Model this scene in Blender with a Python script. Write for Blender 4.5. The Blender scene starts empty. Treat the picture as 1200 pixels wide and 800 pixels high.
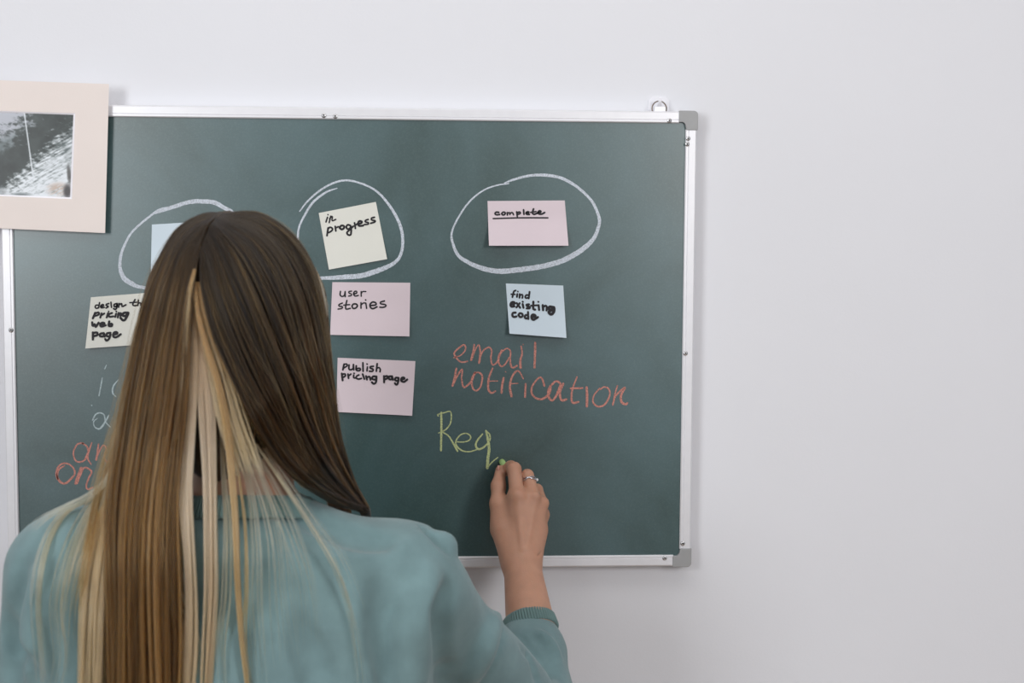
import bpy, bmesh, math, random
import numpy as np
from mathutils import Vector, Matrix, Euler
try:
    import openvdb as vdb
except ImportError:
    import pyopenvdb as vdb

# ------------------------------------------------------------------ camera, world, lights, exposure
SC = bpy.context.scene
COL = SC.collection
R = math.radians
BZ = 1.42                                   # height of the board's middle above the floor
CAM = np.array([0.09871, -1.77573, BZ + 0.12471])
RX, RY, RZ, FPX = 1.50061, -0.00571, -0.05981, 1600.0

cam_data = bpy.data.cameras.new('camera')
cam = bpy.data.objects.new('camera', cam_data)
COL.objects.link(cam)
cam.location = CAM
cam.rotation_euler = (RX, RY, RZ)
cam_data.sensor_width = 36.0
cam_data.lens = FPX / 1200.0 * 36.0
cam_data.clip_start = 0.05
cam_data.dof.use_dof = True
cam_data.dof.focus_distance = 1.775
cam_data.dof.aperture_fstop = 6.3
SC.camera = cam

world = bpy.data.worlds.new('world')
SC.world = world
world.use_nodes = True
wn = world.node_tree
wn.nodes['Background'].inputs[0].default_value = (0.86, 0.92, 1.0, 1)
wn.nodes['Background'].inputs[1].default_value = 0.30


def area_light(name, loc, target, sx, sy, power, col):
    ld = bpy.data.lights.new(name, 'AREA')
    ld.shape = 'RECTANGLE'
    ld.size, ld.size_y = sx, sy
    ld.energy = power
    ld.color = col
    o = bpy.data.objects.new(name, ld)
    COL.objects.link(o)
    o.location = loc
    o.rotation_euler = (Vector(target) - Vector(loc)).to_track_quat('-Z', 'Y').to_euler()
    return o


area_light('window_light', (-1.55, -2.6, 1.95), (0.0, 0, 1.40), 0.75, 1.1, 33, (0.97, 0.985, 1.0))
area_light('window_light', (1.45, -2.55, 2.05), (0.1, 0, 1.4), 0.55, 0.9, 24, (1.0, 0.985, 0.98))
area_light('ceiling_light', (0.0, -1.0, 2.7), (0.0, -0.95, 0), 1.6, 0.6, 7, (1.0, 0.99, 0.97))
SC.view_settings.view_transform = 'Standard'
SC.view_settings.look = 'None'
SC.view_settings.gamma = 1.0
SC.view_settings.exposure = -0.06

# ------------------------------------------------------------------ helpers
cx, sx_ = math.cos(RX), math.sin(RX)
cy, sy_ = math.cos(RY), math.sin(RY)
cz, sz_ = math.cos(RZ), math.sin(RZ)
MR = (np.array([[cz, -sz_, 0], [sz_, cz, 0], [0, 0, 1]]) @ np.array([[cy, 0, sy_], [0, 1, 0], [-sy_, 0, cy]])
      @ np.array([[1, 0, 0], [0, cx, -sx_], [0, sx_, cx]]))


def at(px, py, Y):
    """point of the world plane y=Y seen at a pixel of the 1200x800 photograph (arrays allowed)"""
    px, py, Y = np.broadcast_arrays(np.asarray(px, float), np.asarray(py, float), np.asarray(Y, float))
    d = np.stack([(px - 600) / FPX, -(py - 400) / FPX, -np.ones_like(px)], -1) @ MR.T
    t = (Y - CAM[1]) / d[..., 1]
    return CAM + d * t[..., None]


def S(c):
    """sRGB 0-255 -> linear"""
    return tuple((v / 255 / 12.92) if v / 255 <= 0.04045 else ((v / 255 + 0.055) / 1.055) ** 2.4 for v in c)


def mat(name, col, rough=0.6, metal=0.0, var=0.0, scale=30.0, bump=0.0, bscale=200.0, spec=0.5, stretch=None,
        sheen=0.0, sss=0.0, coat=0.0):
    m = bpy.data.materials.new(name)
    m.use_nodes = True
    nt = m.node_tree
    b = nt.nodes['Principled BSDF']
    b.inputs['Roughness'].default_value = rough
    b.inputs['Metallic'].default_value = metal
    b.inputs['Specular IOR Level'].default_value = spec
    b.inputs['Sheen Weight'].default_value = sheen
    b.inputs['Coat Weight'].default_value = coat
    if sss:
        b.inputs['Subsurface Weight'].default_value = sss
        b.inputs['Subsurface Radius'].default_value = (1.0, 0.35, 0.2)
        b.inputs['Subsurface Scale'].default_value = 0.006
    lin = S(col)
    tc = nt.nodes.new('ShaderNodeTexCoord')
    mp = nt.nodes.new('ShaderNodeMapping')
    nt.links.new(tc.outputs['Object'], mp.inputs['Vector'])
    if stretch:
        mp.inputs['Scale'].default_value = stretch
    nz = nt.nodes.new('ShaderNodeTexNoise')
    nz.inputs['Scale'].default_value = scale
    nz.inputs['Detail'].default_value = 5
    nt.links.new(mp.outputs[0], nz.inputs['Vector'])
    cr = nt.nodes.new('ShaderNodeValToRGB')
    cr.color_ramp.elements[0].position = 0.3
    cr.color_ramp.elements[1].position = 0.7
    cr.color_ramp.elements[0].color = tuple(v * (1 - var) for v in lin) + (1,)
    cr.color_ramp.elements[1].color = tuple(min(1, v * (1 + var)) for v in lin) + (1,)
    nt.links.new(nz.outputs['Fac'], cr.inputs[0])
    nt.links.new(cr.outputs[0], b.inputs['Base Color'])
    if bump:
        n2 = nt.nodes.new('ShaderNodeTexNoise')
        n2.inputs['Scale'].default_value = bscale
        n2.inputs['Detail'].default_value = 4
        nt.links.new(mp.outputs[0], n2.inputs['Vector'])
        bp = nt.nodes.new('ShaderNodeBump')
        bp.inputs['Strength'].default_value = bump
        bp.inputs['Distance'].default_value = 0.001
        nt.links.new(n2.outputs['Fac'], bp.inputs['Height'])
        nt.links.new(bp.outputs[0], b.inputs['Normal'])
    return m


def mesh_obj(name, verts, faces, m, parent=None, smooth=True, fix=False):
    me = bpy.data.meshes.new(name)
    me.from_pydata([tuple(map(float, v)) for v in verts], [], [tuple(map(int, f)) for f in faces])
    me.update()
    if fix:
        bm = bmesh.new()
        bm.from_mesh(me)
        bmesh.ops.recalc_face_normals(bm, faces=bm.faces)
        bm.to_mesh(me)
        bm.free()
    if smooth:
        me.polygons.foreach_set('use_smooth', [True] * len(me.polygons))
    o = bpy.data.objects.new(name, me)
    if m is not None:
        me.materials.append(m)
    COL.objects.link(o)
    if parent is not None:
        o.parent = parent
        o.matrix_parent_inverse = Matrix.Translation(-Vector(parent.location))
    return o


def bm_obj(name, bm, m, parent=None, smooth=False, bevel=0.0, seg=2):
    bmesh.ops.recalc_face_normals(bm, faces=bm.faces)
    me = bpy.data.meshes.new(name)
    bm.to_mesh(me)
    bm.free()
    me.materials.append(m)
    if smooth:
        me.polygons.foreach_set('use_smooth', [True] * len(me.polygons))
    o = bpy.data.objects.new(name, me)
    COL.objects.link(o)
    if bevel:
        bv = o.modifiers.new('bevel', 'BEVEL')
        bv.width = bevel
        bv.segments = seg
        bv.limit_method = 'ANGLE'
    if parent is not None:
        o.parent = parent
        o.matrix_parent_inverse = Matrix.Translation(-Vector(parent.location))
    return o


def box(bm, x0, x1, y0, y1, z0, z1):
    v = [bm.verts.new((x, y, z)) for x in (x0, x1) for y in (y0, y1) for z in (z0, z1)]
    for f in ((0, 1, 3, 2), (4, 6, 7, 5), (0, 4, 5, 1), (2, 3, 7, 6), (0, 2, 6, 4), (1, 5, 7, 3)):
        bm.faces.new([v[i] for i in f])
    return v


def tag(o, label=None, cat=None, group=None, kind=None):
    if label: o['label'] = label
    if cat: o['category'] = cat
    if group: o['group'] = group
    if kind: o['kind'] = kind
    return o


def sub(o, part):
    """make o a sub-part of part (parts carry an identity world matrix)"""
    o.parent = part
    o.matrix_parent_inverse = Matrix.Identity(4)
    return o


def empty(name, loc):
    o = bpy.data.objects.new(name, None)
    COL.objects.link(o)
    o.location = loc
    return o


def tube_mesh(pts, rads, n=10, cap=True):
    """swept tube through pts"""
    pts = np.asarray(pts, float)
    rads = np.broadcast_to(np.asarray(rads, float), (len(pts),))
    T = np.gradient(pts, axis=0)
    T /= np.linalg.norm(T, axis=1)[:, None] + 1e-12
    a = np.array([0, 0, 1.0]) if abs(T[0][2]) < 0.9 else np.array([1.0, 0, 0])
    V, F = [], []
    for i, (p, t, r) in enumerate(zip(pts, T, rads)):
        u = a - t * (a @ t); u /= np.linalg.norm(u); a = u
        w = np.cross(t, u)
        for k in range(n):
            an = 2 * math.pi * k / n
            V.append(p + r * (math.cos(an) * u + math.sin(an) * w))
    for i in range(len(pts) - 1):
        for k in range(n):
            k2 = (k + 1) % n
            F.append((i * n + k, i * n + k2, (i + 1) * n + k2, (i + 1) * n + k))
    if cap:
        F.append(tuple(range(n - 1, -1, -1)))
        F.append(tuple((len(pts) - 1) * n + k for k in range(n)))
    return V, F


def catmull(P, n):
    """resample rows of P (k,d) by a Catmull-Rom curve into n points of equal chord length"""
    P = np.asarray(P, float)
    if len(P) == 1:
        return np.repeat(P, n, 0)
    Q = np.vstack([2 * P[0] - P[1], P, 2 * P[-1] - P[-2]])
    out = []
    for i in range(1, len(Q) - 2):
        t = np.linspace(0, 1, 12, endpoint=False)[:, None]
        a, b, c, d = Q[i - 1], Q[i], Q[i + 1], Q[i + 2]
        out.append(0.5 * (2 * b + (c - a) * t + (2 * a - 5 * b + 4 * c - d) * t ** 2 + (3 * b - a - 3 * c + d) * t ** 3))
    out = np.vstack(out + [P[-1:]])
    L = np.concatenate([[0], np.cumsum(np.linalg.norm(np.diff(out[:, :2], axis=0), axis=1))])
    s = np.linspace(0, L[-1], n)
    return np.stack([np.interp(s, L, out[:, k]) for k in range(P.shape[1])], 1)


# ------------------------------------------------------------------ materials
M_wall = mat('wall_paint', (229, 230, 235), 0.85, var=0.012, scale=3, bump=0.12, bscale=350, spec=0.2)
M_floor = mat('floor_wood', (150, 120, 90), 0.5, var=0.2, scale=6, stretch=(1, 8, 1))
M_ceil = mat('ceiling_paint', (235, 235, 235), 0.9)
M_base = mat('baseboard_paint', (235, 233, 230), 0.5)
M_alu = mat('white_aluminium', (236, 236, 240), 0.38, metal=0.25, var=0.02, scale=60)
M_grey = mat('grey_plastic', (160, 161, 162), 0.5, var=0.03, scale=90)
M_screw = mat('screw_steel', (190, 190, 192), 0.3, metal=0.9)
M_dark = mat('dark_recess', (25, 25, 27), 0.6)
M_ring = mat('bronze_ring', (120, 108, 98), 0.3, metal=0.8)
M_hook = mat('clear_plastic', (236, 236, 242), 0.25, var=0.02)
M_whiteplate = mat('white_plate', (250, 250, 252), 0.4)
M_pink = mat('pink_paper', (218, 204, 210), 0.85, var=0.02, scale=14, bump=0.1, bscale=300, spec=0.1)
M_blue = mat('pale_blue_paper', (208, 222, 232), 0.85, var=0.02, scale=14, bump=0.1, bscale=300, spec=0.1)
M_cream = mat('cream_paper', (224, 224, 216), 0.85, var=0.02, scale=14, bump=0.1, bscale=300, spec=0.1)
M_ink = mat('black_ink', (38, 36, 40), 0.6, spec=0.3)
M_card = mat('beige_card', (234, 224, 219), 0.9, var=0.012, scale=20, bump=0.1, bscale=500, spec=0.15)
M_core = mat('white_card_core', (246, 244, 250), 0.9)


def chalk_mat(name, col, dens=0.62):
    m = mat(name, col, 0.95, var=0.1, scale=400, spec=0.1)
    nt = m.node_tree
    b = nt.nodes['Principled BSDF']
    tc = nt.nodes.new('ShaderNodeTexCoord')
    nz = nt.nodes.new('ShaderNodeTexNoise')
    nz.inputs['Scale'].default_value = 900
    nz.inputs['Detail'].default_value = 3
    nt.links.new(tc.outputs['Object'], nz.inputs['Vector'])
    mr = nt.nodes.new('ShaderNodeMapRange')
    mr.inputs['From Min'].default_value = 0.32
    mr.inputs['From Max'].default_value = 0.55
    mr.inputs['To Min'].default_value = dens
    mr.inputs['To Max'].default_value = 1.0
    nt.links.new(nz.outputs['Fac'], mr.inputs[0])
    nt.links.new(mr.outputs[0], b.inputs['Alpha'])
    return m


M_chw = chalk_mat('white_chalk', (205, 212, 222), 0.6)
M_chw2 = chalk_mat('pale_chalk', (190, 206, 210), 0.5)
M_chr = chalk_mat('coral_chalk', (212, 146, 134), 0.45)
M_chg = chalk_mat('green_chalk', (196, 205, 150), 0.55)
M_dust = chalk_mat('chalk_dust', (120, 140, 140), 0.02)


def board_mat():
    m = mat('green_board', (79, 106, 103), 0.42, var=0.0, spec=1.0)
    nt = m.node_tree
    b = nt.nodes['Principled BSDF']
    tc = nt.nodes.new('ShaderNodeTexCoord')
    n1 = nt.nodes.new('ShaderNodeTexNoise')          # wiped chalk clouds
    n1.inputs['Scale'].default_value = 4.0
    n1.inputs['Detail'].default_value = 6
    n1.inputs['Roughness'].default_value = 0.6
    n1.inputs['Distortion'].default_value = 0.6
    nt.links.new(tc.outputs['Object'], n1.inputs['Vector'])
    n2 = nt.nodes.new('ShaderNodeTexNoise')          # fine dust specks
    n2.inputs['Scale'].default_value = 520
    n2.inputs['Detail'].default_value = 2
    nt.links.new(tc.outputs['Object'], n2.inputs['Vector'])
    cr = nt.nodes.new('ShaderNodeValToRGB')
    cr.color_ramp.elements[0].position = 0.3
    cr.color_ramp.elements[1].position = 0.75
    cr.color_ramp.elements[0].color = S((32, 64, 62)) + (1,)
    cr.color_ramp.elements[1].color = S((68, 100, 105)) + (1,)
    nt.links.new(n1.outputs['Fac'], cr.inputs[0])
    mx = nt.nodes.new('ShaderNodeMix')
    mx.data_type = 'RGBA'
    mx.inputs['B'].default_value = S((120, 142, 140)) + (1,)
    mr = nt.nodes.new('ShaderNodeMapRange')
    mr.inputs['From Min'].default_value = 0.45
    mr.inputs['From Max'].default_value = 0.8
    mr.inputs['To Max'].default_value = 0.13
    nt.links.new(n2.outputs['Fac'], mr.inputs[0])
    nt.links.new(mr.outputs[0], mx.inputs['Factor'])
    nt.links.new(cr.outputs[0], mx.inputs['A'])
    nt.links.new(mx.outputs['Result'], b.inputs['Base Color'])
    m2 = nt.nodes.new('ShaderNodeMapRange')
    m2.inputs['To Min'].default_value = 0.32
    m2.inputs['To Max'].default_value = 0.42
    b.inputs['IOR'].default_value = 1.6
    nt.links.new(n1.outputs['Fac'], m2.inputs[0])
    nt.links.new(m2.outputs[0], b.inputs['Roughness'])
    return m


M_board = board_mat()

# ------------------------------------------------------------------ the room
WY = 0.024                                   # wall surface


def struct(name, x0, x1, y0, y1, z0, z1, m):
    bm = bmesh.new()
    box(bm, x0, x1, y0, y1, z0, z1)
    return tag(bm_obj(name, bm, m), kind='structure')


struct('wall_back', -3.2, 3.2, WY, WY + 0.12, 0.0, 2.8, M_wall)
struct('floor', -3.2, 3.2, -4.0, WY + 0.12, -0.1, 0.0, M_floor)
struct('ceiling', -3.2, 3.2, -4.0, WY + 0.12, 2.8, 2.9, M_ceil)
struct('baseboard_back', -3.2, 3.2, WY - 0.014, WY, 0.0, 0.08, M_base)

# ------------------------------------------------------------------ the chalkboard
BW, BH, FW = 0.8917, 0.6, 0.0152
SURF = 0.003                                 # y of the writing surface
board = empty('chalkboard', (0, WY, BZ - BH / 2))
tag(board, 'dark green chalkboard in a white metal frame hung on the white wall', 'chalkboard')
bm = bmesh.new()
box(bm, -BW / 2 + 0.006, BW / 2 - 0.006, SURF, SURF + 0.012, BZ - BH / 2 + 0.006, BZ + BH / 2 - 0.006)
bm_obj('writing_surface', bm, M_board, board)


def rail(a0, a1, c, axis, out):
    """frame rail: profile with a raised face, an inner lip and rounded outer edge; out=+1/-1 outward direction"""
    # profile (offset outward from inner edge, y)
    pr = [(0, SURF + 0.001), (0, 0.0012), (0.0012, 0.0), (0.0034, 0.0), (0.0040, 0.0007), (0.0046, 0.0), (FW - 0.0022, -0.0002),
          (FW - 0.0006, 0.0009), (FW, 0.003), (FW, WY - 0.004), (0.0, WY - 0.004)]
    V, F = [], []
    for e, s in enumerate((a0, a1)):
        for (o, y) in pr:
            p = c + out * o
            V.append((s, y, p) if axis == 'x' else (p, y, s))
    n = len(pr)
    for k in range(n):
        F.append((k, (k + 1) % n, n + (k + 1) % n, n + k))
    F.append(tuple(range(n)))
    F.append(tuple(range(2 * n - 1, n - 1, -1)))
    return mesh_obj('frame_rail', V, F, M_alu, board, smooth=False, fix=True)


CS = 0.0235
rail(-BW / 2 + CS, BW / 2 - CS, BZ + BH / 2 - FW, 'x', 1)
rail(-BW / 2 + CS, BW / 2 - CS, BZ - BH / 2 + FW, 'x', -1)
rail(BZ - BH / 2 + CS, BZ + BH / 2 - CS, BW / 2 - FW, 'z', 1)
rail(BZ - BH / 2 + CS, BZ + BH / 2 - CS, -BW / 2 + FW, 'z', -1)


def corner(sx, sz):
    """L-shaped plastic corner cap with rounded outer and inner corner"""
    ox, oz = sx * (BW / 2 + 0.0008), BZ + sz * (BH / 2 + 0.0008)
    r, L, w = 0.0055, CS + 0.0016, FW + 0.0010
    pts = [(0, L), (0, r)]
    for k in range(1, 6):
        a = math.pi / 2 * k / 6
        pts.append((r - r * math.cos(a), r - r * math.sin(a)))
    pts += [(r, 0), (L, 0), (L, w - 0.0012)]
    ri = 0.0042
    for k in range(0, 6):
        a = math.pi / 2 * k / 5
        pts.append((w + ri - ri * math.sin(a), w + ri - ri * math.cos(a) - 0.0012 * (1 - k / 5)))
    pts.append((w - 0.0012, L))
    P2 = [(ox - sx * a, oz - sz * b) for a, b in pts]
    bm = bmesh.new()
    f = [bm.verts.new((x, -0.0014, z)) for x, z in P2]
    b = [bm.verts.new((x, WY - 0.0025, z)) for x, z in P2]
    bm.faces.new(f)
    bm.faces.new(b[::-1])
    for k in range(len(f)):
        k2 = (k + 1) % len(f)
        bm.faces.new((f[k], b[k], b[k2], f[k2]))
    bm_obj('frame_corner', bm, M_grey, board, bevel=0.0009, seg=2)


for sx in (-1, 1):
    for sz in (-1, 1):
        corner(sx, sz)

screw_me = None
for (px, py) in ((379.5, 135.3), (392.9, 136.2), (784.4, 141.3), (806.2, 162.2), (805.4, 168.8), (803.2, 413.8), (800.0, 636.5),
                 (778.8, 653.6), (13.0, 386.6), (19.0, 636.4)):
    p = at(px, py, 0.0)
    if screw_me is None:
        # pan-head screw with a pressed rim and a dark centre recess
        V, F = [], []
        prof = [(0.0030, 0.0006), (0.0031, -0.0004), (0.0027, -0.0010), (0.0022, -0.0009), (0.0018, -0.0014), (0.0010, -0.0016),
                (0.0007, -0.0003)]
        for (r, y) in prof:
            for k in range(16):
                a = 2 * math.pi * k / 16
                V.append((r * math.cos(a), y, r * math.sin(a)))
        for i in range(len(prof) - 1):
            for k in range(16):
                k2 = (k + 1) % 16
                F.append((i * 16 + k, i * 16 + k2, (i + 1) * 16 + k2, (i + 1) * 16 + k))
        F.append(tuple((len(prof) - 1) * 16 + k for k in range(16)))
        s = mesh_obj('screw', V, F, M_screw, board, fix=True)
        s.data.materials.append(M_dark)
        for poly in s.data.polygons:
            if poly.index >= 16 * (len(prof) - 2):
                poly.material_index = 1
        screw_me = s
    else:
        s = screw_me.copy()
        COL.objects.link(s)
    s.matrix_parent_inverse = Matrix.Identity(4)
    s.location = Vector(p) - Vector(board.location)

# hanging bracket on top of the board, with its split ring on the adhesive hook
bm = bmesh.new()
p0, p1 = at(767, 131.5, 0.008), at(780, 124.8, 0.008)
box(bm, p0[0], p1[0], 0.007, 0.009, p0[2] - 0.004, p1[2])
bm_obj('hanger_tab', bm, M_whiteplate, board, bevel=0.0006)
c = at(772.3, 127.2, 0.0105)
V, F = tube_mesh([c + 0.0098 * np.array([math.cos(a), 0.05 * math.sin(2 * a), math.sin(a)]) for a in
                  np.linspace(R(-90), R(82), 34)], 0.00085, 8)
V2, F2 = tube_mesh([c + np.array([0, -0.0016, 0]) + 0.0095 * np.array([math.cos(a), 0, math.sin(a)]) for a in
                    np.linspace(R(98), R(270), 34)], 0.0008, 8)
F += [tuple(i + len(V) for i in f) for f in F2]
mesh_obj('hanger_ring', V + V2, F, M_ring, board)

hook = empty('adhesive_hook', at(772, 122, WY))
tag(hook, 'small clear plastic adhesive hook on the wall above the board\'s right end', 'hook')
q0, q1 = at(759.5, 134, WY), at(784.5, 113.0, WY)
bm = bmesh.new()
xa, xb, za, zb = q0[0], q1[0], q0[2], q1[2]
ch = 0.005
P2 = [(xa, za), (xb, za), (xb, zb - ch), (xb - ch, zb), (xa + ch, zb), (xa, zb - ch)]
f = [bm.verts.new((x, WY - 0.0016, z)) for x, z in P2]
b = [bm.verts.new((x, WY, z)) for x, z in P2]
bm.faces.new(f); bm.faces.new(b[::-1])
for k in range(6):
    bm.faces.new((f[k], b[k], b[(k + 1) % 6], f[(k + 1) % 6]))
bm_obj('hook_plate', bm, M_hook, hook, bevel=0.0005)
c = at(772.5, 121, 0.012)
V, F = tube_mesh([(c[0], WY - 0.001, c[2] - 0.006), (c[0], WY - 0.006, c[2] - 0.0045), (c[0], 0.008, c[2] - 0.002), (c[0], 0.0045, c[2] + 0.001),
                  (c[0], 0.0040, c[2] + 0.0055)], [0.003, 0.0028, 0.0024, 0.0022, 0.0012], 10)
mesh_obj('hook_arm', V, F, M_hook, hook)


# ------------------------------------------------------------------ writing
def strokes(name, lst, m, parent, off=(0, 0), sc=0.1, yf=None, label=None, jitter=0.0, wk=1.0):
    """each stroke: (width or widths in crop units, [x,y,x,y,...]); flat ribbons that lie on the surface y = yf(px,py)"""
    rnd = random.Random(len(lst) * 7 + 1)
    V, F = [], []
    for si, (w, fl) in enumerate(lst):
        P = np.array(fl, float).reshape(-1, 2)
        W = np.broadcast_to(np.asarray(w, float), (len(P),)) if np.ndim(w) == 0 else np.asarray(w, float)
        if len(W) != len(P):
            W = np.interp(np.linspace(0, 1, len(P)), np.linspace(0, 1, len(W)), W)
        PW = np.column_stack([P, W])
        if len(P) == 1:
            PW = np.vstack([PW, PW + [2, 2, 0]])
        ln = np.linalg.norm(np.diff(PW[:, :2], axis=0), axis=1).sum() * sc
        n = int(max(4, min(160, ln / 0.9)))
        Q = catmull(PW, n)
        Q[:, :2] = Q[:, :2] * sc + np.array(off)
        Q[:, 2] = Q[:, 2] * sc / 2 * wk
        T = np.gradient(Q[:, :2], axis=0)
        T /= np.linalg.norm(T, axis=1)[:, None] + 1e-9
        N = np.column_stack([-T[:, 1], T[:, 0]])
        # rounded ends
        r0, r1 = Q[0, 2], Q[-1, 2]
        rows = [(Q[0, :2] - T[0] * r0, N[0], r0 * 0.25), (Q[0, :2] - T[0] * r0 * 0.6, N[0], r0 * 0.8)]
        rows += [(Q[i, :2], N[i], Q[i, 2]) for i in range(n)]
        rows += [(Q[-1, :2] + T[-1] * r1 * 0.6, N[-1], r1 * 0.8), (Q[-1, :2] + T[-1] * r1, N[-1], r1 * 0.25)]
        base = len(V)
        lift = 0.00008 + 0.000012 * si
        for (c, nn, r) in rows:
            j = 1 + jitter * rnd.uniform(-1, 1)
            j2 = 1 + jitter * rnd.uniform(-1, 1)
            for s, jj in ((-1, j), (1, j2)):
                q = c + nn * r * s * jj
                Y = yf(q[0], q[1])
                V.append(at(q[0], q[1], Y - lift))
        k = len(rows)
        for i in range(k - 1):
            a = base + 2 * i
            F.append((a, a + 1, a + 3, a + 2))
    o = mesh_obj(name, V, F, m, parent, smooth=False)
    # orient towards the room
    if o.data.polygons[0].normal.y > 0:
        o.data.flip_normals()
    if label:
        o['label'] = label
    return o


flatY = lambda x, y: SURF
# chalk circles
C1 = [(4, [905, 178, 850, 150]), ]
strokes('chalk_circle', [([20, 26, 30, 32, 32, 32, 28, 26, 18, 16, 16, 16, 18, 22, 26, 36, 34, 24, 20, 20, 20, 20, 20],
                          [960, 240, 905, 178, 850, 150, 780, 112, 700, 102, 620, 102, 540, 118, 450, 148, 360, 166, 290, 215, 220, 272, 150, 342, 102, 430,
                           72, 520, 70, 610, 100, 678, 160, 720, 225, 745, 420, 760, 700, 720, 900, 600, 1000, 420, 960, 240]),
                         (14, [330, 190, 430, 162, 520, 135])],
        M_chw, board, (130, 220), 1 / 6.4, flatY, 'white chalk oval round the pale blue note', 0.10)
strokes('chalk_circle', [([5, 8, 9, 9, 9, 9, 10, 12, 14, 14, 13, 15, 22, 24, 22, 18, 14],
                          [125, 270, 160, 225, 220, 172, 290, 135, 350, 125, 420, 142, 480, 172, 530, 222, 575, 290, 600, 350, 608, 420, 595, 480, 560, 517, 490, 548,
                           410, 572, 330, 578, 270, 582, 215, 583]),
                         ([4, 10, 11, 9, 9, 10, 10, 10], [300, 162, 250, 180, 190, 225, 150, 285, 122, 345, 116, 410, 125, 490, 160, 550, 215, 583])],
        M_chw, board, (320, 180), 0.25, flatY, 'white chalk circle round the cream note', 0.10)
strokes('chalk_circle', [([5, 7, 7, 8, 8, 9, 14, 18, 20, 24, 25, 23, 24, 24, 17, 14, 14, 12, 13, 14, 14, 12, 10, 6],
                          [385, 140, 330, 148, 270, 170, 210, 215, 160, 280, 120, 360, 120, 410, 147, 475, 200, 512, 260, 537, 340, 551, 440, 543, 550, 526, 640, 500,
                           720, 455, 780, 402, 803, 350, 810, 310, 790, 250, 760, 205, 700, 152, 630, 114, 560, 101, 480, 103, 400, 124, 365, 138])],
        M_chw, board, (500, 180), 0.25, flatY, 'white chalk oval round the top pink note', 0.10)
# coral writing: email notification
EM = [([14, 18, 18, 16], [118, 240, 200, 210, 252, 150, 245, 92, 200, 108, 125, 180, 140, 230, 185, 280, 230, 292, 278, 282]),
      (20, [358, 88, 345, 170, 320, 268]), ([24, 14, 14, 22, 24], [322, 268, 365, 160, 410, 88, 428, 180, 415, 300]),
      (17, [418, 265, 440, 200, 475, 145, 530, 118, 562, 160, 552, 250, 575, 325, 625, 290, 650, 230, 680, 158]),
      ([28, 24, 18, 16], [682, 158, 650, 215, 642, 290, 675, 342, 720, 315, 765, 240]),
      ([14, 14, 20, 24, 20], [690, 165, 740, 130, 782, 165, 778, 250, 785, 325, 810, 358, 858, 333]),
      ([18, 18, 26, 28], [908, 105, 918, 190, 898, 275, 900, 358]), (26, [1072, 65, 1070, 200, 1064, 355]), (10, [930, 82, 934, 88]),
      (22, [148, 368, 130, 460, 102, 570]), ([24, 16, 22, 18], [108, 555, 160, 450, 218, 375, 210, 480, 237, 586, 320, 520, 350, 460, 368, 415]),
      ([26, 22, 18, 20, 22, 12], [368, 415, 330, 490, 338, 590, 382, 626, 432, 575, 452, 460, 410, 412, 350, 425]),
      ([20, 24, 24, 18], [572, 365, 528, 480, 522, 600, 555, 652, 605, 632]), (12, [515, 515, 630, 512]),
      (24, [702, 478, 685, 560, 678, 650]), (11, [722, 403, 729, 408]),
      ([14, 20, 24, 28], [932, 485, 888, 405, 850, 400, 800, 465, 775, 580, 795, 692]), (12, [775, 545, 870, 540]),
      (22, [960, 548, 953, 700]), ([22, 20, 22, 26, 26], [1180, 570, 1150, 482, 1108, 480, 1035, 580, 1035, 665, 1085, 715, 1145, 725, 1190, 705, 1240, 650, 1250, 570]),
      ([18, 28, 24, 24, 22], [1250, 565, 1222, 640, 1240, 718, 1280, 738, 1332, 660, 1372, 560, 1318, 514, 1262, 560]),
      (26, [1368, 560, 1330, 660, 1300, 715]), (26, [1400, 545, 1362, 650, 1380, 738, 1435, 728]),
      ([16, 22, 26, 20], [1562, 465, 1505, 620, 1500, 740, 1525, 770, 1580, 757]), (20, [1487, 600, 1625, 595]),
      (28, [1675, 588, 1680, 700, 1678, 808]),
      ([14, 18, 22, 20, 20, 14], [1828, 597, 1762, 680, 1750, 760, 1808, 811, 1888, 786, 1945, 680, 1932, 605, 1880, 583, 1835, 612]),
      (16, [2035, 570, 2005, 670, 1982, 795]), ([20, 18, 26, 26, 18], [1982, 780, 2020, 680, 2125, 588, 2078, 680, 2085, 760, 2138, 786, 2152, 768])]
strokes('chalk_lettering', EM, M_chr, board, (520, 395), 0.1, flatY, 'coral chalk words email notification', 0.16)
strokes('chalk_lettering', [(24, [172, 85, 172, 300, 168, 525]), ([16, 12, 14, 15, 16, 12], [137, 122, 130, 106, 200, 85, 280, 74, 284, 190, 240, 265, 190, 300, 140, 322]),
                            ([14, 18, 22], [190, 312, 260, 360, 310, 440, 360, 532]),
                            ([12, 14, 15, 14, 20, 14, 14], [355, 425, 440, 426, 500, 405, 515, 362, 470, 328, 400, 342, 345, 410, 350, 470, 410, 525, 490, 541, 570, 522, 600, 500]),
                            ([16, 24, 20, 14], [655, 335, 600, 400, 575, 460, 600, 510, 650, 500, 700, 460, 740, 400, 738, 340, 692, 293]),
                            ([20, 32, 32, 34], [695, 297, 722, 420, 732, 520, 718, 620, 710, 728]), ([16, 14, 13], [716, 718, 770, 660, 833, 608])],
        M_chg, board, (500, 475), 0.1, flatY, 'pale yellow-green chalk letters Req', 0.12)
strokes('chalk_lettering', [([8, 16], [747, 75, 728, 118]), (14, [698, 228, 680, 330, 660, 436]), ([8, 18, 18, 12], [885, 250, 830, 320, 820, 400, 855, 445]),
                            (9, [570, 543, 578, 552]),
                            ([16, 16, 15, 14], [585, 722, 620, 655, 672, 635, 720, 662, 738, 740, 790, 800]),
                            ([16, 22, 14, 10], [775, 665, 740, 730, 700, 790, 660, 824, 610, 800, 597, 740, 640, 700]),
                            (14, [900, 640, 890, 740, 905, 800])],
        M_chw2, board, (50, 420), 0.1, flatY, 'white chalk letters beside the hair', 0.12)
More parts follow.
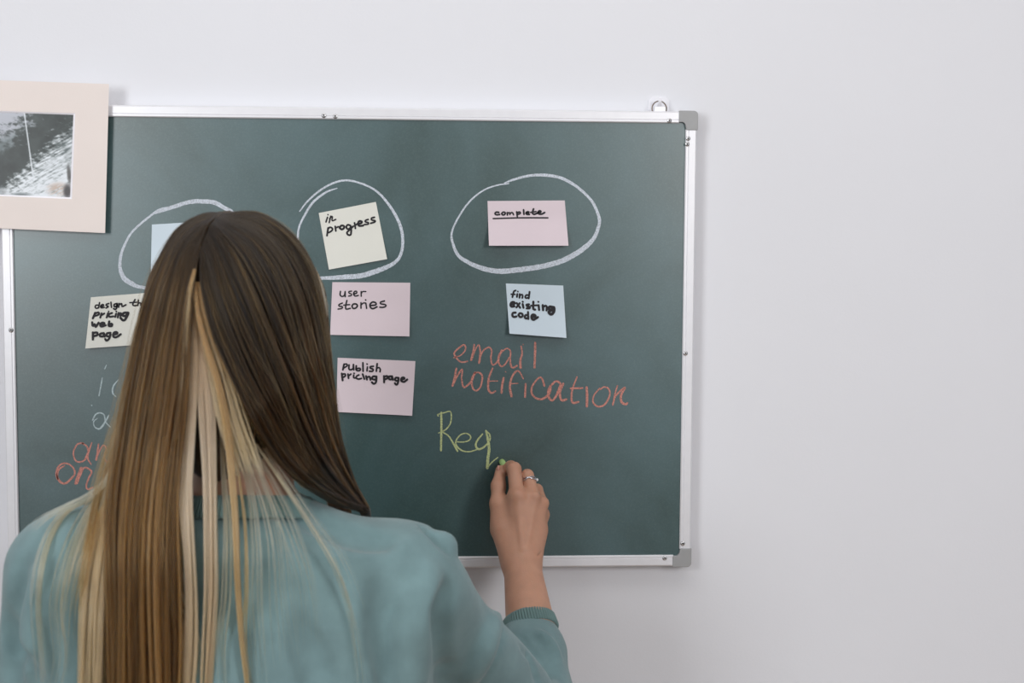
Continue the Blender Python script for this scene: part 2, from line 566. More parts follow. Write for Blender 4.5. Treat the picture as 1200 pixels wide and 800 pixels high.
strokes('chalk_lettering', [(18, [480, 195, 445, 190, 400, 212, 360, 300, 382, 388, 430, 412, 490, 390, 530, 320, 522, 235, 465, 190]), ([12, 22, 24], [575, 185, 542, 280, 500, 375]),
                            ([24, 14], [535, 280, 530, 370, 568, 438]), ([20, 24], [655, 205, 642, 300, 628, 385]), (18, [635, 355, 675, 265, 710, 215, 745, 255, 720, 350, 750, 412, 800, 390]),
                            ([16, 22, 26, 22, 18, 20, 22, 26], [255, 455, 190, 500, 172, 580, 210, 648, 270, 660, 340, 600, 378, 540, 350, 470, 290, 430, 230, 432, 180, 475, 160, 545, 175, 610]),
                            (34, [452, 485, 420, 570, 388, 660]), (20, [405, 660, 440, 570, 490, 478, 572, 520, 540, 600, 510, 690, 530, 730, 585, 710])],
        M_chr, board, (50, 500), 0.1, flatY, 'coral chalk letters beside the hair', 0.16)
# faint rubbed-out strokes
strokes('chalk_smear', [(8, [420, 560, 560, 400, 720, 220])],
        M_dust, board, (60, 260), 0.25, flatY, 'faint rubbed-out chalk smear', 0.3)


# ------------------------------------------------------------------ sticky notes
def note(label, corners, lift, m, writing, off, group='sticky notes on the chalkboard', wsc=0.1, curl=(1, 1), stuck=0.3):
    """corners TL,TR,BR,BL in pixels; lift: how far the free lower edge stands off the board (left, right)"""
    TL, TR, BR, BL = [np.array(c, float) for c in corners]

    def Yuv(u, v):
        t = np.clip((v - stuck) / (1 - stuck), 0, 1)
        l = lift[0] * (1 - u) + lift[1] * u
        return SURF - 0.0004 - l * t ** 1.7

    nu, nv = 10, 14
    top_z = at(*TL, SURF)[2]
    c = at(*((TL + TR) / 2), SURF)
    V, F = [], []
    for k, th in enumerate((0.0, 0.0003)):
        for j in range(nv + 1):
            for i in range(nu + 1):
                u, v = i / nu, j / nv
                q = (TL * (1 - u) + TR * u) * (1 - v) + (BL * (1 - u) + BR * u) * v
                V.append(at(q[0], q[1], Yuv(u, v) + th))
    st = (nu + 1) * (nv + 1)
    idx = lambda k, i, j: k * st + j * (nu + 1) + i
    for j in range(nv):
        for i in range(nu):
            F.append((idx(0, i, j), idx(0, i + 1, j), idx(0, i + 1, j + 1), idx(0, i, j + 1)))
            F.append((idx(1, i, j), idx(1, i, j + 1), idx(1, i + 1, j + 1), idx(1, i + 1, j)))
    for i in range(nu):
        F.append((idx(0, i, 0), idx(1, i, 0), idx(1, i + 1, 0), idx(0, i + 1, 0)))
        F.append((idx(0, i, nv), idx(0, i + 1, nv), idx(1, i + 1, nv), idx(1, i, nv)))
    for j in range(nv):
        F.append((idx(0, 0, j), idx(0, 0, j + 1), idx(1, 0, j + 1), idx(1, 0, j)))
        F.append((idx(0, nu, j), idx(1, nu, j), idx(1, nu, j + 1), idx(0, nu, j + 1)))
    o = mesh_obj('sticky_note', V, F, m, None, fix=True)
    tag(o, label, 'sticky note', group)
    md = o.modifiers.new('split', 'EDGE_SPLIT')
    md.split_angle = R(50)

    def yf(px, py):
        v = 0.5; u = 0.5
        for _ in range(4):
            l = TL * (1 - v) + BL * v
            r = TR * (1 - v) + BR * v
            u = (px - l[0]) / (r[0] - l[0])
            t = TL * (1 - u) + TR * u
            b = BL * (1 - u) + BR * u
            v = (py - t[1]) / (b[1] - t[1])
        return Yuv(u, v) - 0.0002

    if writing:
        strokes('handwriting', writing, M_ink, o, off, wsc, yf, None, 0.04, 1.24)
    return o


note('cream square note reading in progress, tilted inside a chalk circle', [(373.5, 249.5), (440.5, 236.5), (453.7, 303.5), (385.5, 315.8)], (0.002, 0.003), M_cream,
     [(15, [188, 245, 170, 300]), (13, [192, 213, 194, 216]), (14, [225, 232, 208, 308]), (14, [212, 262, 245, 232, 242, 285, 285, 270]),
      (18, [195, 370, 182, 460]), (17, [190, 388, 215, 362, 247, 378, 235, 405, 200, 425]), (17, [278, 352, 285, 405]), (16, [280, 372, 315, 355]),
      (20, [330, 370, 345, 345, 378, 345, 382, 370, 355, 387, 330, 370]),
      (18, [458, 342, 425, 333, 408, 358, 425, 384, 455, 368, 460, 345, 466, 400, 458, 450, 430, 450, 415, 425, 440, 398, 490, 350]),
      (17, [505, 310, 515, 375]), (16, [508, 345, 545, 315]), (20, [545, 325, 585, 312, 590, 295, 560, 290, 546, 320, 560, 345, 605, 342]),
      (16, [665, 270, 635, 280, 630, 298, 665, 308, 665, 325, 620, 330]), (17, [738, 245, 705, 255, 705, 275, 745, 285, 742, 300, 695, 315])],
     (365, 230))
note('pink note reading user stories, left of the empty middle of the board', [(389.5, 330.5), (480.8, 331.2), (479.8, 394), (386.8, 392.2)], (0.004, 0.007), M_pink,
     [(14, [240, 213, 236, 255, 258, 272, 285, 260, 295, 215]), (14, [295, 215, 296, 275]), (13, [370, 210, 340, 215, 340, 232, 370, 245, 365, 262, 335, 268]),
      (14, [395, 245, 430, 232, 425, 210, 400, 220, 395, 250, 415, 268, 448, 260]), (13, [482, 215, 483, 270]), (12, [483, 240, 500, 215, 538, 215]),
      (14, [262, 350, 222, 368, 225, 385, 262, 392, 255, 412, 212, 420]), (15, [315, 320, 302, 380, 305, 420, 355, 412]), (13, [278, 374, 348, 368]),
      (16, [375, 385, 390, 362, 425, 362, 438, 385, 415, 410, 385, 410, 375, 385]), (14, [480, 345, 480, 410]), (13, [480, 375, 505, 350, 535, 350]),
      (14, [538, 352, 546, 412]), (14, [533, 312, 537, 315]), (16, [585, 380, 655, 370, 650, 345, 615, 338, 587, 365, 592, 400, 620, 415, 668, 394]),
      (15, [755, 325, 712, 338, 712, 358, 765, 368, 770, 388, 735, 400, 702, 398])], (375, 320))
note('pink note reading publish pricing page, lowest of the notes', [(395.7, 419), (486.8, 423), (483, 487), (394, 482.5)], (0.005, 0.007), M_pink,
     [(17, [182, 145, 168, 212]), (16, [180, 150, 210, 143, 217, 165, 180, 190]), (17, [240, 155, 240, 203, 265, 210, 288, 195, 292, 150]), (16, [292, 150, 296, 212]),
      (17, [325, 165, 325, 215, 365, 220, 370, 195, 330, 197]), (17, [403, 130, 405, 228]), (16, [456, 178, 450, 225]), (16, [450, 143, 453, 146]),
      (17, [525, 170, 490, 175, 490, 192, 522, 205, 515, 228, 480, 228]), (17, [570, 140, 560, 228]), (16, [562, 198, 590, 185, 606, 205, 603, 235]),
      (19, [155, 255, 165, 335]), (18, [160, 265, 192, 260, 195, 285, 168, 300]), (18, [228, 262, 235, 310]), (17, [235, 282, 262, 262]),
      (17, [295, 275, 295, 305, 318, 305]), (16, [298, 252, 301, 254]), (17, [355, 272, 330, 285, 325, 308, 350, 320, 385, 312]), (18, [400, 262, 420, 320]),
      (19, [440, 285, 450, 325]), (18, [452, 302, 480, 290, 492, 330]), (20, [562, 290, 520, 290, 512, 318, 550, 325, 562, 300, 555, 358, 530, 375, 508, 358]),
      (20, [650, 285, 652, 358]), (20, [652, 290, 692, 285, 690, 310, 660, 322]), (20, [745, 288, 710, 290, 710, 320, 740, 322, 745, 290, 755, 328]),
      (20, [820, 305, 785, 305, 783, 335, 815, 337, 820, 310, 812, 368, 795, 387, 778, 368]), (20, [852, 327, 890, 315, 880, 300, 855, 310, 853, 340, 885, 352, 922, 325])],
     (385, 412))
note('pink note reading complete with an underline, inside the right-hand chalk oval', [(571.3, 235.5), (661.8, 234.8), (666.2, 287.8), (573, 287.8)], (0.015, 0.011), M_pink,
     [(17, [245, 238, 215, 235, 200, 253, 220, 266, 255, 262]), (17, [280, 252, 295, 235, 320, 240, 315, 262, 290, 268, 280, 252]), (17, [345, 240, 346, 268]),
      (15, [348, 250, 370, 238, 376, 262]), (15, [378, 250, 403, 238, 418, 266]), (17, [455, 232, 462, 284]), (16, [460, 242, 490, 232, 498, 250, 465, 262]),
      (17, [535, 208, 540, 260]), (18, [565, 248, 600, 240, 590, 230, 567, 240, 570, 258, 602, 262]), (18, [652, 198, 640, 245, 660, 260, 692, 248]), (14, [618, 238, 682, 228]),
      (18, [700, 245, 740, 232, 725, 218, 705, 235, 715, 255, 750, 256, 782, 240]), (14, [180, 310, 500, 301, 820, 301])], (560, 225))
note('pale blue note reading find existing code above the coral chalk writing', [(592.8, 332), (660, 334.5), (663.8, 395.8), (597, 390.8)], (0.012, 0.009), M_blue,
     [(18, [242, 153, 222, 165, 205, 230]), (15, [190, 196, 235, 198]), (18, [262, 195, 258, 228]), (15, [268, 163, 270, 166]), (18, [290, 195, 288, 238]),
      (17, [290, 214, 315, 198, 325, 215, 320, 240]), (18, [406, 168, 396, 245]), (18, [400, 210, 370, 205, 355, 225, 365, 242, 395, 235]),
      (22, [185, 315, 230, 310, 225, 290, 195, 292, 183, 320, 195, 342, 228, 337]), (20, [255, 300, 295, 355]), (20, [290, 302, 252, 350]), (20, [325, 312, 335, 355]),
      (18, [325, 283, 328, 286]), (20, [400, 315, 370, 318, 375, 335, 408, 345, 405, 362, 372, 362]), (22, [450, 285, 450, 365, 470, 376]), (17, [423, 330, 500, 325]),
      (20, [512, 325, 518, 380]), (17, [508, 284, 511, 286]), (22, [560, 325, 565, 382]), (21, [565, 345, 595, 330, 608, 350, 605, 385]),
      (28, [690, 350, 640, 345, 632, 372, 665, 380, 692, 352, 690, 400, 660, 432, 632, 402, 690, 370]),
      (22, [242, 412, 212, 415, 204, 440, 220, 462, 250, 457]), (21, [275, 442, 290, 420, 318, 425, 325, 450, 300, 465, 275, 442]), (20, [388, 405, 392, 485]),
      (21, [388, 442, 360, 440, 350, 465, 365, 480, 390, 472]), (23, [430, 465, 475, 458, 465, 437, 435, 440, 430, 475, 455, 495, 503, 465])], (580, 325))
note('cream note reading design, pricing, web page, left of the hair', [(106.5, 348.2), (174.5, 342.8), (168, 403.5), (100, 408.2)], (0.008, 0.003), M_cream,
     [(15, [266, 195, 256, 255]), (15, [255, 225, 225, 225, 215, 250, 235, 262, 255, 250]), (15, [280, 240, 315, 230, 305, 215, 282, 230, 285, 255, 322, 250]),
      (15, [375, 205, 345, 215, 345, 228, 372, 240, 342, 258]), (15, [400, 190, 406, 250]), (17, [472, 205, 440, 215, 438, 240, 465, 238, 474, 208, 466, 258, 450, 275, 433, 265]),
      (16, [495, 205, 490, 248]), (16, [495, 222, 525, 205, 532, 240, 575, 220]), (16, [682, 160, 655, 215, 675, 230, 712, 225]), (14, [622, 195, 702, 190]),
      (15, [722, 165, 716, 228]), (15, [718, 205, 745, 195, 750, 225]), (15, [765, 212, 792, 205, 780, 190, 765, 200, 772, 225, 800, 220]),
      (21, [215, 315, 188, 378]), (19, [210, 320, 255, 310, 255, 335, 205, 352]), (19, [290, 320, 275, 370]), (18, [285, 342, 322, 322]),
      (19, [366, 318, 350, 368]), (15, [372, 298, 374, 300]), (19, [412, 316, 380, 330, 380, 360, 428, 355]), (19, [460, 325, 450, 362]), (16, [462, 297, 464, 299]),
      (20, [490, 315, 480, 368]), (20, [487, 337, 520, 315, 512, 352]), (23, [600, 312, 552, 315, 535, 343, 570, 350, 605, 315, 572, 383, 545, 403, 512, 375]),
      (21, [180, 425, 186, 470, 210, 445, 220, 480, 255, 430]), (20, [275, 460, 325, 442, 305, 428, 275, 445, 285, 475, 338, 460]), (21, [380, 415, 373, 465, 410, 467, 410, 442, 377, 447]),
      (22, [188, 545, 188, 625]), (22, [190, 550, 237, 546, 238, 575, 195, 587]), (22, [315, 552, 275, 560, 273, 588, 315, 587, 318, 552, 325, 592]),
      (21, [392, 548, 355, 555, 350, 585, 385, 587, 396, 552, 382, 610, 350, 640, 333, 622]), (21, [425, 572, 475, 556, 460, 538, 432, 550, 428, 590, 460, 600, 515, 565])],
     (90, 335))
note('pale blue note half hidden by the head, inside the left chalk oval', [(178, 263), (246, 259), (244, 322), (176.5, 325)], (0.006, 0.004), M_blue, None, (0, 0))

# ------------------------------------------------------------------ mounted photograph at the upper left
YC = -0.0065
pic = empty('mounted_photograph', at(10, 270, YC))
tag(pic, 'photograph of pale fur in a wide beige card mount over the board\'s upper left corner', 'picture')
OUT = [(-112, 90.0), (127.8, 98.4), (123.2, 273.0), (-110, 262.5)]
WIN = [(-72, 127.5), (88.2, 132.6), (84.3, 233.2), (-72, 226.5)]
WI2 = [(-70.5, 129.2), (86.0, 134.6), (82.2, 231.2), (-70.5, 225.0)]
V = [at(x, y, YC - 0.0016) for x, y in OUT] + [at(x, y, YC - 0.0016) for x, y in WIN] + [at(x, y, YC + 0.0006) for x, y in OUT]
F = [(k, (k + 1) % 4, 4 + (k + 1) % 4, 4 + k) for k in range(4)] + [(k, 8 + k, 8 + (k + 1) % 4, (k + 1) % 4) for k in range(4)] + [(8, 9, 10, 11)]
mesh_obj('card_mount', V, F, M_card, pic, smooth=False, fix=True)
V = [at(x, y, YC - 0.0016) for x, y in WIN] + [at(x, y, YC - 0.0002) for x, y in WI2]
mesh_obj('bevelled_edge', V, [(k, (k + 1) % 4, 4 + (k + 1) % 4, 4 + k) for k in range(4)], M_core, pic, smooth=False)


def fbm(x, y, seed, octaves=5):
    rng = np.random.RandomState(seed)
    out = np.zeros_like(x); amp = 1.0
    for o in range(octaves):
        g = rng.rand(64, 64)
        xs = (x * 2 ** o) % 64; ys = (y * 2 ** o) % 64
        i, j = np.floor(xs).astype(int), np.floor(ys).astype(int)
        fx, fy = xs - i, ys - j
        fx = fx * fx * (3 - 2 * fx); fy = fy * fy * (3 - 2 * fy)
        i2, j2 = (i + 1) % 64, (j + 1) % 64
        out += amp * ((g[i % 64, j % 64] * (1 - fx) + g[i2, j % 64] * fx) * (1 - fy) + (g[i % 64, j2] * (1 - fx) + g[i2, j2] * fx) * fy - 0.5)
        amp *= 0.55
    return out


def print_obj():
    nu, nv = 300, 150
    U, Vv = np.meshgrid(np.linspace(0, 1, nu), np.linspace(0, 1, nv))
    A = [np.array(p) for p in ((-74, 126), (90, 131), (86, 235), (-74, 228))]
    Q = ((A[0] * (1 - U[..., None]) + A[1] * U[..., None]) * (1 - Vv[..., None]) + (A[3] * (1 - U[..., None]) + A[2] * U[..., None]) * Vv[..., None])
    P = at(Q[..., 0], Q[..., 1], YC - 0.0001).reshape(-1, 3)
    X, Y = Q[..., 0], Q[..., 1]
    dark = np.array([40, 50, 49.]); col = np.ones(X.shape + (3,)) * dark
    col += fbm(X / 14 + 9, Y / 14 + 3, 1)[..., None] * 26
    sm = lambda a: np.clip(a, 0, 1) ** 2 * (3 - 2 * np.clip(a, 0, 1))

    def lay(c, msk):
        nonlocal col
        col = col * (1 - msk[..., None]) + np.array(c, float) * msk[..., None]
    n1 = fbm(X / 6 + Y / 9, Y / 3.2 - X / 12 + 7, 2)
    n2 = fbm(X / 5 + Y / 6 + 40, Y / 1.6 + X / 3.4 + 30, 4, 4)
    # pale sky patch at the upper left and soft bands under it
    lay((176, 180, 190), sm((22 - X * 0.9 - (Y - 131) * 0.62 + 22 + n1 * 26) / 26) * sm((172 - Y + n1 * 20) / 26))
    lay((120, 132, 136), 0.7 * sm((30 - X + (150 - Y) * 0.2 + n1 * 30) / 18) * sm(1 - abs(Y - 162 - (18 - X) * 0.5) / 12 + n1 * 0.6))
    # the fur: right of a slanting edge
    edge = X - (86 - (Y - 150) * 1.05) + n1 * 20 + n2 * 8
    top = sm((Y - 141 + n1 * 10 - (60 - X) * 0.12) / 10)
    fur = sm(edge / 26 + 0.6) * top
    lay((150, 158, 160), fur * 0.85)
    lay((226, 232, 238), fur * np.clip(0.35 + n2 * 0.9 + n1 * 0.5 + (Y - 168) / 75, 0, 1))
    lay((70, 84, 86), 0.8 * fur * np.clip(-n2 * 1.3 - n1 * 0.6 + (172 - Y) / 120, 0, 1))
    lay((196, 176, 160), 0.5 * fur * sm(1 - np.hypot((X - 50) / 13, (Y - 158) / 10)) * sm(0.6 + n2))
    lay((180, 155, 138), 0.75 * fur * sm(1.3 - np.hypot((X - 68) / 15, (Y - 222) / 9)) * sm(0.7 + n2 * 1.5))
    lay((55, 52, 54), sm(1.4 - np.hypot((X - 79) / 5, (Y - 224) / 9)) * 0.9)
    lay((60, 58, 56), sm(1.3 - np.hypot((X - 81) / 3, (Y - 203 - (X - 80) * 1.5) / 12)) * 0.8)
    lay((70, 82, 84), 0.75 * sm(1 - np.hypot((X - 24) / 20, (Y - 228) / 4)) + 0 * X)
    lay((160, 166, 170), 0.8 * sm((12 - X) / 10) * sm((Y - 216) / 6))
    # the thin pale line that crosses the print
    lx = 28.6 + (Y - 133) * (10.2 / 74)
    lay((214, 220, 226), sm(1.6 - abs(X - lx) / 0.75) * (Y < 206) * 0.9)
    col = np.clip(col, 0, 255) / 255
    lin = np.where(col <= 0.04045, col / 12.92, ((col + 0.055) / 1.055) ** 2.4)
    F = [(j * nu + i, j * nu + i + 1, (j + 1) * nu + i + 1, (j + 1) * nu + i) for j in range(nv - 1) for i in range(nu - 1)]
    m = mat('photo_print', (128, 128, 128), 0.35, spec=0.4)
    nt = m.node_tree
    a = nt.nodes.new('ShaderNodeAttribute'); a.attribute_name = 'print'
    nt.links.new(a.outputs['Color'], nt.nodes['Principled BSDF'].inputs['Base Color'])
    o = mesh_obj('photo_print', P, F, m, pic, smooth=False)
    ca = o.data.color_attributes.new('print', 'FLOAT_COLOR', 'POINT')
    buf = np.ones((nu * nv, 4), np.float32); buf[:, :3] = lin.reshape(-1, 3)
    ca.data.foreach_set('color', buf.ravel())


print_obj()


# ------------------------------------------------------------------ implicit modelling for the figure
class Field:
    def __init__(self, lo, hi, h):
        self.lo = np.array(lo, float); self.h = h
        self.n = np.ceil((np.array(hi) - self.lo) / h).astype(int) + 1
        self.f = np.full(self.n, 0.06, np.float32)
        self.ax = [self.lo[k] + h * np.arange(self.n[k]) for k in range(3)]

    def _box(self, lo, hi):
        a = np.clip(np.floor((np.array(lo) - self.lo) / self.h).astype(int), 0, self.n)
        b = np.clip(np.ceil((np.array(hi) - self.lo) / self.h).astype(int) + 1, 0, self.n)
        if np.any(b <= a): return None
        sl = tuple(slice(a[k], b[k]) for k in range(3))
        X, Y, Z = np.meshgrid(*[self.ax[k][sl[k]].astype(np.float32) for k in range(3)], indexing='ij')
        return sl, X, Y, Z

    def put(self, fn, lo, hi, k=0.01, sub=False):
        m = k + 3 * self.h
        r = self._box(np.array(lo) - m, np.array(hi) + m)
        if r is None: return
        sl, X, Y, Z = r
        d = fn(X, Y, Z)
        a = self.f[sl]
        if sub:
            h = np.clip(0.5 - 0.5 * (a + d) / k, 0, 1)
            self.f[sl] = a * (1 - h) + (-d) * h + k * h * (1 - h)
        else:
            h = np.clip(0.5 + 0.5 * (d - a) / k, 0, 1)
            self.f[sl] = d * (1 - h) + a * h - k * h * (1 - h)

    def cone(self, a, b, ra, rb, k=0.01, sub=False):
        a, b = np.array(a, float), np.array(b, float)
        ab = b - a; L = ab @ ab + 1e-12
        rm = max(ra, rb)

        def fn(X, Y, Z):
            t = np.clip(((X - a[0]) * ab[0] + (Y - a[1]) * ab[1] + (Z - a[2]) * ab[2]) / L, 0, 1)
            return np.sqrt((X - a[0] - t * ab[0]) ** 2 + (Y - a[1] - t * ab[1]) ** 2 + (Z - a[2] - t * ab[2]) ** 2) - (ra + (rb - ra) * t)
        self.put(fn, np.minimum(a, b) - rm, np.maximum(a, b) + rm, k, sub)

    def chain(self, P, r, k=0.006):
        for i in range(len(P) - 1):
            self.cone(P[i], P[i + 1], r[i], r[i + 1], k)

    def ell(self, c, rad, rot=(0, 0, 0), k=0.01, sub=False):
        c = np.array(c, float); rad = np.array(rad, float)
        M = np.array(Euler(rot).to_matrix()).T
        rm = rad.max()

        def fn(X, Y, Z):
            x, y, z = X - c[0], Y - c[1], Z - c[2]
            u = (M[0, 0] * x + M[0, 1] * y + M[0, 2] * z) / rad[0]
            v = (M[1, 0] * x + M[1, 1] * y + M[1, 2] * z) / rad[1]
            w = (M[2, 0] * x + M[2, 1] * y + M[2, 2] * z) / rad[2]
            q = np.sqrt(u * u + v * v + w * w) + 1e-6
            g = np.sqrt((u / rad[0]) ** 2 + (v / rad[1]) ** 2 + (w / rad[2]) ** 2) + 1e-6
            return q * (q - 1) / g
        self.put(fn, c - rm, c + rm, k, sub)

    def poly(self):
        g = vdb.FloatGrid(0.06)
        g.copyFromArray(self.f)
        pts, quads = g.convertToQuads(0.0)
        return np.asarray(pts) * self.h + self.lo, np.asarray(quads)


def field_obj(name, fields, m, parent, smooth_it=0):
    V, F, n = [], [], 0
    for f in fields:
        p, q = f.poly()
        V.append(p); F.append(q + n); n += len(p)
    V, F = np.vstack(V), np.vstack(F)
    me = bpy.data.meshes.new(name)
    me.vertices.add(len(V)); me.vertices.foreach_set('co', V.astype(np.float32).ravel())
    me.loops.add(len(F) * 4); me.polygons.add(len(F))
    me.polygons.foreach_set('loop_start', np.arange(0, len(F) * 4, 4))
    # outward orientation: compare with the field's gradient sign via signed volume
    a, b, c, d = V[F[:, 0]], V[F[:, 1]], V[F[:, 2]], V[F[:, 3]]
    vol = (np.einsum('ij,ij->i', a, np.cross(b, c)) + np.einsum('ij,ij->i', a, np.cross(c, d))).sum()
    if vol < 0: F = F[:, ::-1]
    me.loops.foreach_set('vertex_index', F.ravel().astype(np.int32))
    me.update(calc_edges=True)
    me.validate()
    me.polygons.foreach_set('use_smooth', [True] * len(me.polygons))
    me.materials.append(m)
    o = bpy.data.objects.new(name, me)
    COL.objects.link(o)
    o.parent = parent
    o.matrix_parent_inverse = Matrix.Translation(-Vector(parent.location))
    if smooth_it:
        s = o.modifiers.new('smooth', 'SMOOTH'); s.iterations = smooth_it; s.factor = 0.5
    return o


# ---- skin, cloth
def skin_mat():
    m = mat('skin', (188, 142, 118), 0.5, var=0.06, scale=60, bump=0.25, bscale=700, spec=0.4, sss=0.25)
    return m


M_skin = skin_mat()
M_sweat = mat('teal_cotton', (114, 140, 143), 0.9, var=0.10, scale=38, bump=0.5, bscale=900, spec=0.1, sheen=0.25)
M_rib = mat('teal_ribbing', (106, 131, 130), 0.92, var=0.06, scale=60, bump=0.4, bscale=900, spec=0.1, sheen=0.2)
M_denim = mat('blue_denim', (70, 88, 112), 0.9, var=0.15, scale=60, bump=0.4, bscale=600)
M_shoe = mat('white_leather', (225, 224, 220), 0.5)
M_sole = mat('rubber_sole', (240, 240, 236), 0.7)
M_silver = mat('silver', (215, 216, 222), 0.18, metal=1.0)
M_gem = mat('clear_gem', (245, 245, 250), 0.08, spec=1.0, coat=1.0)
M_chalkstick = mat('green_chalk_stick', (180, 214, 140), 0.9, var=0.05, scale=300, bump=0.3, bscale=600)

HX, HY, HZ = at(275, 372, -0.42)              # centre of the head
HY = -0.42
pxz = HZ
foot = np.array([HX, -0.42, 0.0])
person = empty('person', tuple(foot))
tag(person, 'person with long brown and blond hair in a teal sweatshirt, writing on the board', 'person')

shR = at(468, 685, -0.43); shL = at(88, 676, -0.45)
elR = at(634, 862, -0.255); wrR = at(611, 656, -0.092)
neck0 = at(288, 586, -0.43)
hip_z = 0.86

# --- body: head, neck, torso, left arm, legs (one grid) and the raised right forearm and hand (finer grid)
fb = Field((HX - 0.36, -0.68, 0.02), (HX + 0.42, -0.14, HZ + 0.16), 0.0045)
fd = Field((HX - 0.10, HY - 0.13, HZ - 0.20), (HX + 0.10, HY + 0.14, HZ + 0.12), 0.0018)
fd.ell((HX, HY - 0.008, HZ + 0.020), (0.070, 0.088, 0.078), k=0.02)              # skull
fd.ell((HX, HY + 0.040, HZ - 0.030), (0.058, 0.052, 0.085), k=0.03)              # face
fd.ell((HX, HY + 0.060, HZ - 0.094), (0.026, 0.024, 0.020), k=0.03)              # chin
for s in (-1, 1):
    fd.ell((HX + s * 0.033, HY + 0.068, HZ - 0.037), (0.022, 0.018, 0.024), k=0.02)  # cheeks
    fd.ell((HX + s * 0.030, HY + 0.096, HZ + 0.002), (0.017, 0.012, 0.012), k=0.010, sub=True)   # eye sockets
    fd.ell((HX + s * 0.030, HY + 0.0765, HZ + 0.001), (0.0135, 0.0120, 0.0120), k=0.004)        # lids
    fd.ell((HX + s * 0.030, HY + 0.092, HZ + 0.001), (0.0120, 0.0085, 0.0045), k=0.002, sub=True)  # the opening between them
    fd.ell((HX + s * 0.070, HY + 0.008, HZ - 0.012), (0.008, 0.018, 0.030), (0.2, 0, 0), k=0.006)  # ears
fd.cone((HX, HY + 0.088, HZ - 0.004), (HX, HY + 0.1035, HZ - 0.036), 0.0055, 0.0085, k=0.012)   # nose
for s in (-1, 1):
    fd.ell((HX + s * 0.0085, HY + 0.096, HZ - 0.039), (0.0060, 0.0070, 0.0055), k=0.006)        # nostrils
fd.ell((HX, HY + 0.0885, HZ - 0.0635), (0.021, 0.008, 0.0052), k=0.004)          # upper lip
fd.ell((HX, HY + 0.0870, HZ - 0.0715), (0.018, 0.008, 0.0058), k=0.004)          # lower lip
fd.cone((HX, -0.425, HZ - 0.05), (neck0[0], -0.43, HZ - 0.21), 0.045, 0.052, k=0.03)
fb.cone((HX, -0.425, HZ - 0.12), (neck0[0], -0.43, neck0[2] - 0.03), 0.0445, 0.056, k=0.03)      # neck
nb = np.array([neck0[0], -0.42, neck0[2] - 0.07])
fb.cone(nb, shR + [-0.02, 0.0, -0.01], 0.055, 0.045, k=0.04)
fb.cone(nb, shL + [0.02, 0.0, -0.01], 0.055, 0.045, k=0.04)
fb.ell((nb[0], -0.42, nb[2] - 0.14), (0.150, 0.095, 0.20), k=0.04)
fb.ell((nb[0], -0.42, nb[2] - 0.38), (0.130, 0.09, 0.20), k=0.05)
for s in (-1, 1):
    hx = nb[0] + s * 0.085
    fb.cone((hx, -0.42, hip_z), (hx + s * 0.01, -0.41, 0.48), 0.085, 0.055, k=0.04)
    fb.cone((hx + s * 0.01, -0.41, 0.48), (hx + s * 0.015, -0.43, 0.10), 0.052, 0.034, k=0.02)
fb.cone(shR, elR, 0.044, 0.036, k=0.02)
fb.cone(elR, elR + (wrR - elR) * 0.5, 0.038, 0.033, k=0.02)
elL = shL + np.array([-0.055, 0.02, -0.255])
wrL = elL + np.array([0.015, 0.05, -0.235])
fb.cone(shL, elL, 0.044, 0.036, k=0.02)
fb.cone(elL, wrL, 0.037, 0.024, k=0.015)

fr = Field((0.5 * (elR + wrR)[0] - 0.06, -0.24, (0.5 * (elR + wrR))[2] - 0.03), (at(660, 520, -0.05)[0], 0.0, at(600, 525, -0.02)[2] + 0.01), 0.0014)
mid = elR + (wrR - elR) * 0.42
fr.cone(mid + [0.003, 0, 0], wrR, 0.0335, 0.0222, k=0.01)
H = lambda px, py, Y: at(px, py, Y)
# wrist and palm (a flattened fan of cones)
fr.cone(wrR + [-0.006, 0, 0], H(592, 622, -0.074), 0.0195, 0.0175, k=0.012)
fr.cone(wrR + [0.006, 0, 0], H(628, 622, -0.070), 0.0185, 0.0150, k=0.012)
mcp = [H(606, 582, -0.072), H(623, 583, -0.070), H(634, 590, -0.062), H(634.5, 603, -0.052)]
for q, r0 in zip(mcp, (0.0105, 0.0105, 0.0095, 0.0085)):
    fr.cone(wrR + (q - wrR) * 0.15, q, 0.0165, r0, k=0.010)
fr.cone(mcp[0], mcp[3], 0.0098, 0.008, k=0.010)
fr.ell(H(592, 605, -0.060), (0.016, 0.016, 0.026), (0, 0.1, 0), k=0.012)       # base of the thumb
# knuckles
fr.ell(mcp[0] + [0.0015, -0.0075, 0.003], (0.0062, 0.0042, 0.0066), k=0.006)
fr.ell(mcp[1] + [0.004, -0.0065, 0.002], (0.0055, 0.0040, 0.0060), k=0.006)
fr.ell(mcp[2] + [0.003, -0.004, 0.002], (0.0055, 0.004, 0.0055), k=0.006)
# tendons
fr.cone(mcp[0] + [0.001, -0.0085, -0.006], wrR + [0.0, -0.0165, 0.018], 0.0024, 0.0018, k=0.006)
fr.cone(mcp[1] + [0.003, -0.0075, -0.006], wrR + [0.005, -0.0155, 0.018], 0.0022, 0.0016, k=0.006)
# fingers
fr.chain([mcp[0], H(602.5, 549.5, -0.052), H(598.5, 547, -0.034), H(595, 552, -0.019)], [0.0098, 0.0087, 0.0078, 0.0066], k=0.004)
fr.chain([mcp[1] + [0.002, 0, 0.0], H(618, 557, -0.048), H(612.5, 560, -0.028), H(604, 562, -0.018)], [0.0094, 0.0082, 0.0076, 0.0064], k=0.0022)
fr.chain([mcp[2], H(629, 574, -0.036), H(621, 580, -0.022), H(612, 590, -0.026)], [0.0090, 0.0080, 0.0074, 0.0064], k=0.0025)
fr.chain([mcp[3], H(632, 592, -0.030), H(625, 596, -0.021), H(616, 603, -0.028)], [0.0080, 0.0070, 0.0065, 0.0056], k=0.0025)
